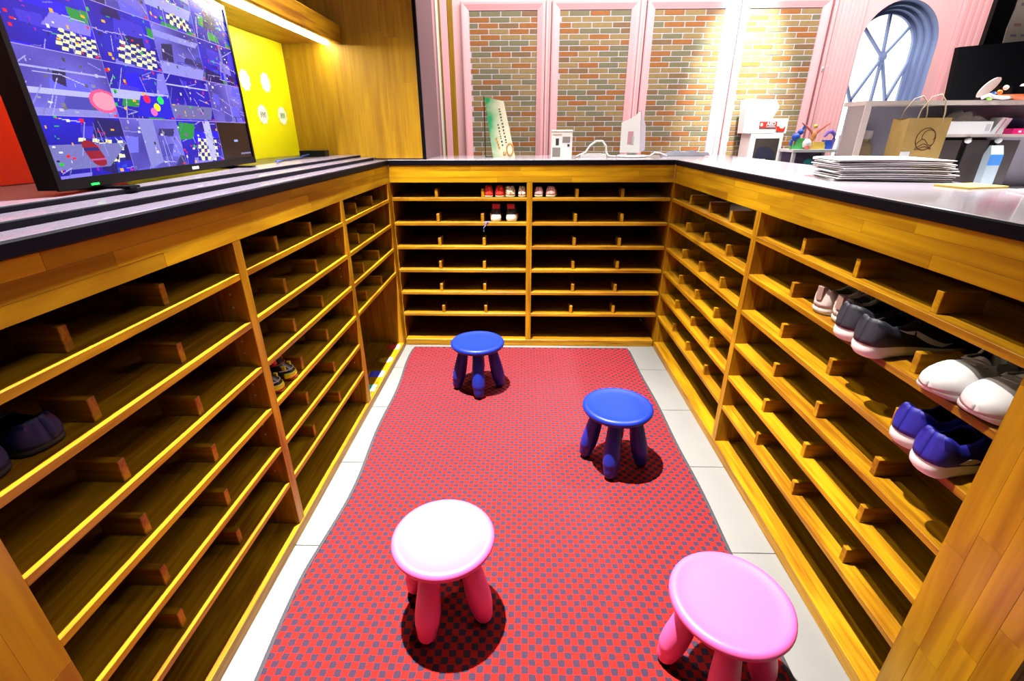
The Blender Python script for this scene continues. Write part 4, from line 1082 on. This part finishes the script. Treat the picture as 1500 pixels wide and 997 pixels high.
mb = MB(); mb.box((-0.05, -0.035, 0), (0.10, 0.035, 0.04)); mb.box((0.0, -0.035, 0.04), (0.09, 0.03, 0.06)); mb.build('orange_base', mY, t2)
mb = MB(); lump(mb, (0, 0, 0.11), 0.024, 0, (1, 1, 1.9)); mb.build('body', mO, t2, smooth=True)
mb = MB(); lump(mb, (0, 0, 0.185), 0.018); mb.build('head', mY, t2, smooth=True)
for s in (-1, 1):
    mb = MB(); mb.tube([(0, 0, 0.11), (s * 0.04, 0, 0.155), (s * 0.08, 0, 0.185), (s * 0.125, 0, 0.215)], [0.012, 0.011, 0.009, 0.004], 8); mb.build('wing', mR, t2, smooth=True)
t3 = empty('toy_dragon', (2.68, 4.62, TZ), label='purple and blue curled toy at the right end of the toy shelf', cat='toy', group='toys on the white shelf')
mb = MB(); mb.tube([(-0.04, 0, 0.10), (-0.015, 0, 0.135), (0.015, 0, 0.145), (0.045, 0, 0.12), (0.05, 0, 0.08), (0.04, 0, 0.0)], [0.008, 0.014, 0.018, 0.016, 0.015, 0.014], 8); mb.build('curled_body', mP, t3, smooth=True)
mb = MB(); mb.box((-0.035, -0.03, 0), (0.02, 0.03, 0.075)); mb.build('blue_block', mB, t3)
t4 = empty('toy_ball_pile', (2.485, 4.60, TZ), label='round white and pink toy between the blue and orange toys', cat='toy', group='toys on the white shelf')
mb = MB(); lump(mb, (0, 0, 0.045), 0.042); mb.build('ball', M['white'], t4, smooth=True)
mb = MB(); lump(mb, (0.0, -0.02, 0.02), 0.024); mb.build('pink_foot', mR, t4, smooth=True)
t5 = empty('toy_dome', (2.56, 4.60, 1.08), label='cyan and grey toy on the lower board of the toy shelf', cat='toy')
mb = MB(); lump(mb, (-0.02, 0, 0.04), 0.04); mb.build('cyan_part', mC, t5, smooth=True)
mb = MB(); mb.lathe([(0.11, 0.0), (0.10, 0.02), (0.06, 0.045), (0.0, 0.055)], 20, Matrix.Translation((0.10, 0, 0)) @ Matrix.Diagonal((1, .7, 1, 1))); mb.build('grey_dome', M['logo_grey'], t5, smooth=True)
rk = empty('display_rack', (2.905, 4.62, 0), label='narrow white rack with dark bags between toys and the clear case', cat='rack')
for x_ in (-0.10, 0.09): MB().box((x_ - 0.01, -0.05, 0), (x_ + 0.01, 0.05, 1.34)).build('post', M['white'], rk)
MB().box((-0.13, -0.07, 1.338), (0.11, 0.07, 1.352)).build('top_board', M['white'], rk)
MB().box((-0.10, -0.06, 1.17), (0.10, 0.06, 1.18)).build('middle_board', M['white'], rk)
mb = MB(); mb.prism([(-0.03, 1.18), (0.06, 1.18), (0.055, 1.30), (0.01, 1.335), (-0.02, 1.27)], -0.04, 0.04, 1); mb.build('dark_bag', M['boot_black'], rk)
mb = MB(); mb.tube([(-0.115, -0.06, 1.34), (-0.075, -0.06, 1.20)], 0.010, 8); mb.build('blue_brace', plain('brace_blue', (0.25, 0.35, 0.75), 0.4), rk, smooth=True)
dl = empty('small_doll', (2.92, 4.62, 1.352), label='tiny doll with yellow hair on top of the narrow white rack', cat='doll')
mb = MB(); lump(mb, (0, 0, 0.05), 0.032); mb.build('face', plain('doll_face', (0.75, 0.55, 0.42), 0.5), dl, smooth=True)
mb = MB(); lump(mb, (-0.018, 0.01, 0.058), 0.034); mb.build('hair', mY, dl, smooth=True)
mb = MB(); mb.lathe([(0.0, 0.0), (0.045, 0.0), (0.04, 0.015), (0.015, 0.03), (0, 0.03)], 14); mb.build('skirt', M['black_plastic'], dl, smooth=True)

# ------------------------------------------------------------------ staff desk, clear case and its contents
dk = empty('staff_desk', (2.0, 2.35, 0), label='white staff desk behind the right counter, mostly hidden', cat='desk')
DZ = 1.14
MB().box((-0.54, -0.45, DZ - 0.03), (0.85, 0.75, DZ)).build('desk_top', M['white'], dk)
for (x_, y_) in ((-0.50, -0.41), (0.81, -0.41), (-0.50, 0.71), (0.81, 0.71)): MB().box((x_ - 0.025, y_ - 0.025, 0), (x_ + 0.025, y_ + 0.025, DZ - 0.03)).build('leg', M['white'], dk)
hs = empty('clear_desk_case', (1.95, 2.45, DZ), label='clear plastic desk case with pale edges behind the paper bag', cat='case')
M['beige_edge'] = plain('beige_edge', (0.62, 0.52, 0.47), 0.45); M['lav_back'] = plain('lavender_back', (0.36, 0.33, 0.40), 0.4)
mb = MB(); mb.box((-0.49, -0.15, 0.345), (0.55, 0.01, 0.362)); mb.build('top_board', M['beige_edge'], hs)
mb = MB(); mb.box((-0.488, -0.15, 0), (-0.470, -0.03, 0.345)); mb.build('side_panel', M['acrylic'], hs)
mb = MB(); mb.box((0.53, -0.15, 0), (0.55, 0.01, 0.345)); mb.build('side_panel', M['acrylic'], hs)
mb = MB(); mb.box((-0.47, 0.0, 0), (0.53, 0.01, 0.345)); mb.build('back_panel', M['lav_back'], hs)
mb = MB(); mb.box((-0.14, -0.14, 0.218), (0.53, 0.0, 0.230)); mb.build('middle_shelf', M['beige_edge'], hs)
for x_ in (-0.495,): MB().box((x_, -0.156, 0), (x_ + 0.026, -0.15, 0.362)).build('front_post', M['beige_edge'], hs)

bag = empty('kraft_paper_bag', (1.648, 2.215, DZ), math.radians(-6), 'brown kraft paper bag with a round line emblem and twine handles', 'bag')
wB, dB, hB = 0.079, 0.055, 0.292
mb = MB()
mb.add([(-wB * .94, -dB, 0), (wB * .94, -dB, 0), (wB * .94, dB, 0), (-wB * .94, dB, 0), (-wB, -dB, hB), (wB, -dB, hB), (wB, dB, hB), (-wB, dB, hB), (-wB * .9, 0.012, hB * .97), (wB * .9, 0.012, hB * .97)],
       [(0, 3, 2, 1), (0, 1, 5, 4), (2, 3, 7, 6), (1, 2, 6, 9, 5), (3, 0, 4, 8, 7)])
mb.build('body', M['kraft'], bag)
for y_ in (-dB, dB):
    mb = MB(); mb.tube([(-0.05, y_, hB - 0.02), (-0.045, y_, hB + 0.03), (-0.02, y_ - 0.003, hB + 0.075), (0.01, y_ - 0.003, hB + 0.085), (0.035, y_, hB + 0.06), (0.045, y_, hB + 0.02), (0.047, y_, hB - 0.02)], 0.0025, 6); mb.build('handle', plain('twine', (0.45, 0.36, 0.24), 0.8), bag, smooth=True)
lc = (0.004, 0.212); mb = MB()
pts = [(lc[0] + 0.036 * math.cos(t), -dB - 0.0005, lc[1] + 0.042 * math.sin(t)) for t in [2 * PI * k / 32 for k in range(33)]]; mb.tube(pts, 0.0016, 5)
pts = [(lc[0] + 0.009 + 0.024 * math.cos(t), -dB - 0.0005, lc[1] + 0.010 + 0.025 * math.sin(t)) for t in [-0.6 + (PI + 1.0) * k / 20 for k in range(21)]]; mb.tube(pts, 0.0013, 5)
for a_, b_ in ((-0.012, 0.012), (-0.026, 0.008), (-0.034, 0.006)):
    pts = [(lc[0] - 0.031 + 0.062 * k / 12, -dB - 0.0005, lc[1] + a_ + b_ * math.sin(k / 12 * 2 * PI + a_ * 60)) for k in range(13)]; mb.tube(pts, 0.0013, 5)
mb.build('round_emblem', M['kraft_ink'], bag)
mb = MB(); mb.box((-0.076, -dB - 0.0015, 0.120), (-0.040, -dB - 0.0003, 0.165)); mb.build('white_label', M['paper'], bag)

jb = empty('tan_bottle', (1.575, 2.42, DZ), label='tan cylindrical bottle standing left of the kraft bag', cat='bottle')
mb = MB(); mb.lathe([(0, 0), (0.035, 0), (0.036, 0.01), (0.036, 0.17), (0.03, 0.19), (0.018, 0.20), (0.018, 0.215), (0, 0.215)], 20); mb.build('body', plain('tan_plastic', (0.36, 0.26, 0.15), 0.4), jb, smooth=40)
mb = MB(); mb.lathe([(0.0, 0.21), (0.021, 0.21), (0.021, 0.245), (0, 0.247)], 16); mb.build('cap', M['beige_edge'], jb, smooth=40)
# trays, boxes, odds and ends inside and on the case
for i, (x_, lab) in enumerate(((1.875, 'dark desk tray with white knob nearest the kraft bag'), (1.995, 'dark desk tray with white knob in the middle of the case'), (2.125, 'dark desk tray with white knob at the picture edge'))):
    tr = empty('desk_tray', (x_, 2.36, DZ), label=lab, cat='tray', group='dark trays in the desk case')
    mb = MB(); mb.prism([(-0.055, 0.0), (0.05, 0.0), (0.056, 0.205), (-0.05, 0.205)], -0.04, 0.07, 1); mb.build('tray_front', plain('tray_brown', (0.055, 0.04, 0.04), 0.4), tr)
    mb = MB(); mb.tube([(-0.058, -0.046, 0.0), (-0.050, -0.046, 0.20)], 0.006, 8); mb.build('rod', M['black_plastic'], tr)
    mb = MB(); lump(mb, (-0.048, -0.05, 0.205), 0.013); mb.build('knob', M['white'], tr, smooth=True)
fb = empty('flat_white_box', (1.925, 2.36, DZ + 0.23), label='flat white box lying on the case shelf right of the bag', cat='box')
mb = MB(); mb.box((-0.115, -0.07, 0), (0.085, 0.07, 0.050)); mb.build('box_body', M['white'], fb)
mb = MB(); mb.box((0.06, -0.0712, 0.012), (0.078, -0.07, 0.04)); mb.build('printed_label', M['logo_grey'], fb)
fl = empty('white_booklet', (2.06, 2.33, DZ + 0.23), 0.1, 'white booklet leaning beside the pink packet', 'booklet')
mb = MB(); mb.prism([(-0.04, 0.0), (0.02, 0.0), (0.045, 0.062), (0.0, 0.066)], -0.02, 0.03, 1); mb.build('pages', M['paper'], fl)
mb = MB(); mb.prism([(-0.012, 0.002), (-0.009, 0.002), (0.016, 0.060), (0.013, 0.060)], -0.0212, -0.02, 1); mb.build('red_stripe', plain('thin_red', (0.6, 0.1, 0.12), 0.5), fl)
pk = empty('pink_packet', (2.165, 2.32, DZ + 0.23), label='bright pink flat packet on the case shelf', cat='packet')
mb = MB(); mb.box((-0.08, -0.05, 0), (0.08, 0.05, 0.022)); mb.build('packet', plain('hot_pink', (0.75, 0.01, 0.16), 0.45), pk)
mb = MB()
for k in range(4): mb.box((-0.055 + 0.022 * k, -0.0512, 0.006), (-0.043 + 0.022 * k, -0.05, 0.014))
mb.build('pale_print', M['paper'], pk)
nb = empty('navy_pouch', (2.19, 2.40, DZ + 0.23), label='navy pouch behind the pink packet', cat='pouch')
mb = MB(); lump(mb, (0, 0, 0.035), 0.045, 0, (1.1, .7, .8)); mb.build('pouch', plain('navy', (0.03, 0.06, 0.16), 0.6), nb, smooth=True)
bp_ = empty('snack_packet', (2.035, 2.262, DZ), 0.1, 'pale blue and white upright packet before the dark trays', 'packet')
mb = MB(); mb.loft([[(-0.028, -0.004, z_), (0.028, -0.004, z_), (0.028, 0.004, z_), (-0.028, 0.004, z_)] if z_ in (0.185,) else [(-0.030, -0.016, z_), (0.030, -0.016, z_), (0.030, 0.016, z_), (-0.030, 0.016, z_)] for z_ in (0.0, 0.08, 0.15, 0.185)]); mb.build('pouch', plain('packet_white', (0.36, 0.44, 0.50), 0.35), bp_)
mb = MB(); mb.box((-0.0302, -0.0168, 0.105), (0.0302, -0.0158, 0.148)); mb.build('blue_band', plain('packet_blue', (0.05, 0.22, 0.6), 0.35), bp_)
pb = empty('plastic_bag', (1.925, 2.35, DZ + 0.28), label='crumpled clear plastic bag on the flat white box', cat='bag')
mb = MB(); rr = []
for i in range(13):
    u = i / 12; rr.append([(-0.10 + 0.22 * u, -0.045 + 0.09 * v / 8, 0.003 + 0.045 * math.sin(PI * v / 8) * math.sin(PI * min(1, u + 0.08)) * (0.8 + 0.25 * math.sin(9 * u + 2.1 * v))) for v in range(9)])
mb.loft(rr, caps=False, closed=False); mb.build('film', M['acrylic'], pb, smooth=25)
ot = empty('orange_tray', (2.11, 2.33, DZ + 0.362), label='orange tray resting on top of the clear case', cat='tray')
mb = MB(); mb.lathe([(0.0, 0.0), (0.06, 0.0), (0.075, 0.012), (0.08, 0.022), (0.075, 0.022), (0.058, 0.006), (0.0, 0.006)], 24, Matrix.Diagonal((1, .6, 1, 1))); mb.build('dish', plain('orange_plastic', (0.70, 0.13, 0.01), 0.4), ot, smooth=50)
wc = empty('white_cable', (2.03, 2.31, DZ + 0.362), label='white cable curled on top of the clear case', cat='cable')
mb = MB(); mb.tube([(-0.09, 0, 0.008), (-0.07, -0.01, 0.02), (-0.04, 0.0, 0.012), (-0.01, -0.01, 0.008), (0.03, 0.0, 0.010), (0.09, 0.01, 0.008), (0.16, 0.0, 0.008)], 0.007, 8); mb.build('cord', M['white'], wc, smooth=True)
pd = empty('button_paddle', (2.06, 2.42, DZ + 0.362), label='black game paddle with coloured buttons and grey oval on the case', cat='controller')
mb = MB(); mb.loft([[(-0.05 + 0.1 * u + 0.022 * math.cos(t), -0.01 + y_, 0.012 + 0.075 * u + 0.03 * math.sin(t)) for t in [2 * PI * k / 14 for k in range(14)]] for u, y_ in ((0.3, 0.0), (0.3, 0.018))]); mb.box((-0.04, -0.012, 0.0), (0.07, 0.02, 0.03)); mb.box((-0.01, -0.012, 0.02), (0.08, 0.02, 0.06)); mb.build('body', M['black_plastic'], pd)
mb = MB(); m_ = Matrix.Translation((-0.030, -0.016, 0.055)) @ Matrix.Rotation(math.radians(-45), 4, 'Y') @ Matrix.Rotation(PI / 2, 4, 'X') @ Matrix.Diagonal((0.052, 0.020, 1, 1)); mb.lathe([(0, 0), (1, 0), (1, 0.008), (0, 0.009)], 24, m_); mb.build('grey_oval', plain('oval_grey', (0.42, 0.37, 0.36), 0.5), pd, smooth=40)
for (x_, z_, c_) in ((0.004, 0.030, (0.12, 0.28, 0.75)), (0.030, 0.036, (0.75, 0.16, 0.02)), (-0.004, 0.012, (0.25, 0.6, 0.06)), (0.05, 0.054, (0.7, 0.6, 0.55))):
    mb = MB(); lump(mb, (x_, -0.014, z_), 0.011, 0, (1.2, .5, .9)); mb.build('button', plain('button', c_, 0.35), pd, smooth=True)
dlamp = empty('desk_lamp', (2.262, 2.44, DZ + 0.362), label='small lit desk lamp with a cream hood at the right picture edge', cat='lamp')
mb = MB(); mb.lathe([(0.0, 0.10), (0.028, 0.10), (0.03, 0.13), (0.02, 0.155), (0, 0.16)], 18); mb.build('bulb', emit('lamp_glow', (0.75, 0.88, 1.0), 4), dlamp, smooth=True)
mb = MB(); mb.lathe([(0.065, 0.155), (0.06, 0.17), (0.035, 0.185), (0, 0.19), ], 20); mb.build('hood', M['cream'], dlamp, smooth=True)
mb = MB(); mb.lathe([(0, 0), (0.03, 0), (0.03, 0.008), (0.008, 0.012), (0.008, 0.10), (0, 0.10)], 14); mb.build('stem', M['black_plastic'], dlamp, smooth=40); dlamp.scale = (0.75, 0.75, 0.42)

# monitor and pin board behind the case
mo = empty('desk_monitor', (2.62, 2.98, DZ), 0.0, 'black computer monitor seen behind the clear case', 'monitor')
mb = MB(); mb.prism([(-0.295, 0.385), (0.33, 0.40), (0.33, 0.70), (-0.325, 0.648)], 0.0, 0.03, 1); mb.build('screen_panel', M['black_plastic'], mo)
mb = MB(); mb.box((-0.03, 0.02, 0.01), (0.03, 0.05, 0.5)); mb.build('neck', M['black_plastic'], mo)
mb = MB(); mb.box((-0.12, -0.08, 0), (0.12, 0.10, 0.012)); mb.build('foot', M['black_plastic'], mo)
bd = empty('notice_panel', (2.875, 3.125, 0), label='tall black panel with a printed notice at the top right', cat='panel')
mb = MB(); mb.box((-0.345, 0, 0), (0.55, 0.03, 2.7)); mb.build('board', M['black_plastic'], bd)
pc = MB().prism([(x_, z_ - 0.06) for x_, z_ in [(-0.255, 2.30), (0.25, 2.30), (0.25, 1.785), (0.05, 1.775), (0.0, 1.783), (-0.06, 1.772), (-0.14, 1.778), (-0.20, 1.766), (-0.235, 1.785), (-0.25, 1.95), (-0.243, 2.05)]], -0.006, -0.001, 1).build('paper_notice', plain('cream_paper', (0.55, 0.47, 0.40), 0.8), bd)
mb = MB()
for r_i in range(9):
    for k in range(7):
        if rng.random() < 0.85:
            x_ = -0.22 + 0.055 * k; z_ = 1.76 + 0.047 * r_i
            mb.box((x_, -0.0072, z_), (x_ + rng.uniform(0.02, 0.045), -0.006, z_ + rng.uniform(0.008, 0.016)), rng.randint(0, 1))
_np = mb.build('notice_print', [plain('print_slate', (0.22, 0.20, 0.28), 0.8), plain('print_rust', (0.42, 0.24, 0.20), 0.8)], bd); _np['kind'] = 'stuff'

# ------------------------------------------------------------------ things on the right counter
for k in range(11):
    e = empty('paper_envelope', (1.245 + rng.uniform(-0.012, 0.012), 1.80 + rng.uniform(-0.012, 0.012), ZT + 0.0005 + 0.0063 * k), math.radians(-11 + rng.uniform(-5, 5)),
              ('bottom', 'second from bottom', 'third from bottom', 'fourth from bottom', 'fifth from bottom', 'middle', 'fifth from top', 'fourth from top', 'third from top', 'second from top', 'topmost')[k] + ' white paper envelope of the loose stack on the right counter', 'envelope', 'envelopes stacked on the right counter')
    mb = MB(); top_, bot = [], []
    rings = []
    wv = rng.uniform(0.5, 1.2)
    for i in range(9):
        u = i / 8; x_ = -0.17 + 0.34 * u
        lift = 0.0022 * math.sin(u * PI) * wv - 0.0008 * abs(2 * u - 1)
        rings.append([(x_, -0.12, max(0.0004, 0.001 + lift)), (x_, 0.12, max(0.0004, 0.001 + lift)), (x_, 0.12, 0.0045 + lift), (x_, -0.12, 0.0045 + lift)])
    mb.loft(rings); mb.build('paper_sheet', M['paper'], e)
    mb = MB(); mb.prism([(-0.15, 0.118), (0.15, 0.118), (0.02, 0.02), (-0.02, 0.02)], 0.0050, 0.0056); mb.build('flap', M['paper'], e) if k == 10 else None
yf = empty('yellow_folder', (1.34, 1.50, ZT), math.radians(14), 'yellow folder lying at the near end of the paper stack', 'folder')
mb = MB(); mb.box((-0.075, -0.03, 0), (0.075, 0.07, 0.006)); mb.build('cover', plain('folder_yellow', (0.72, 0.52, 0.10), 0.6), yf)
hd = empty('white_sheet_holder', (1.385, 1.34, ZT), math.radians(-20), 'white sheet holder leaning at the right picture edge', 'holder')
mb = MB(); mb.add([(-0.06, -0.03, 0), (0.03, -0.03, 0), (0.03, -0.025, 0), (-0.06, -0.025, 0), (-0.05, 0.035, 0.17), (0.04, 0.035, 0.17), (0.04, 0.04, 0.17), (-0.05, 0.04, 0.17)], [(0, 3, 2, 1), (4, 5, 6, 7), (0, 1, 5, 4), (1, 2, 6, 5), (2, 3, 7, 6), (3, 0, 4, 7)]); mb.build('sheet', M['paper'], hd)
mb = MB(); mb.box((-0.06, -0.035, 0), (0.03, 0.06, 0.006)); mb.build('foot', M['white'], hd)
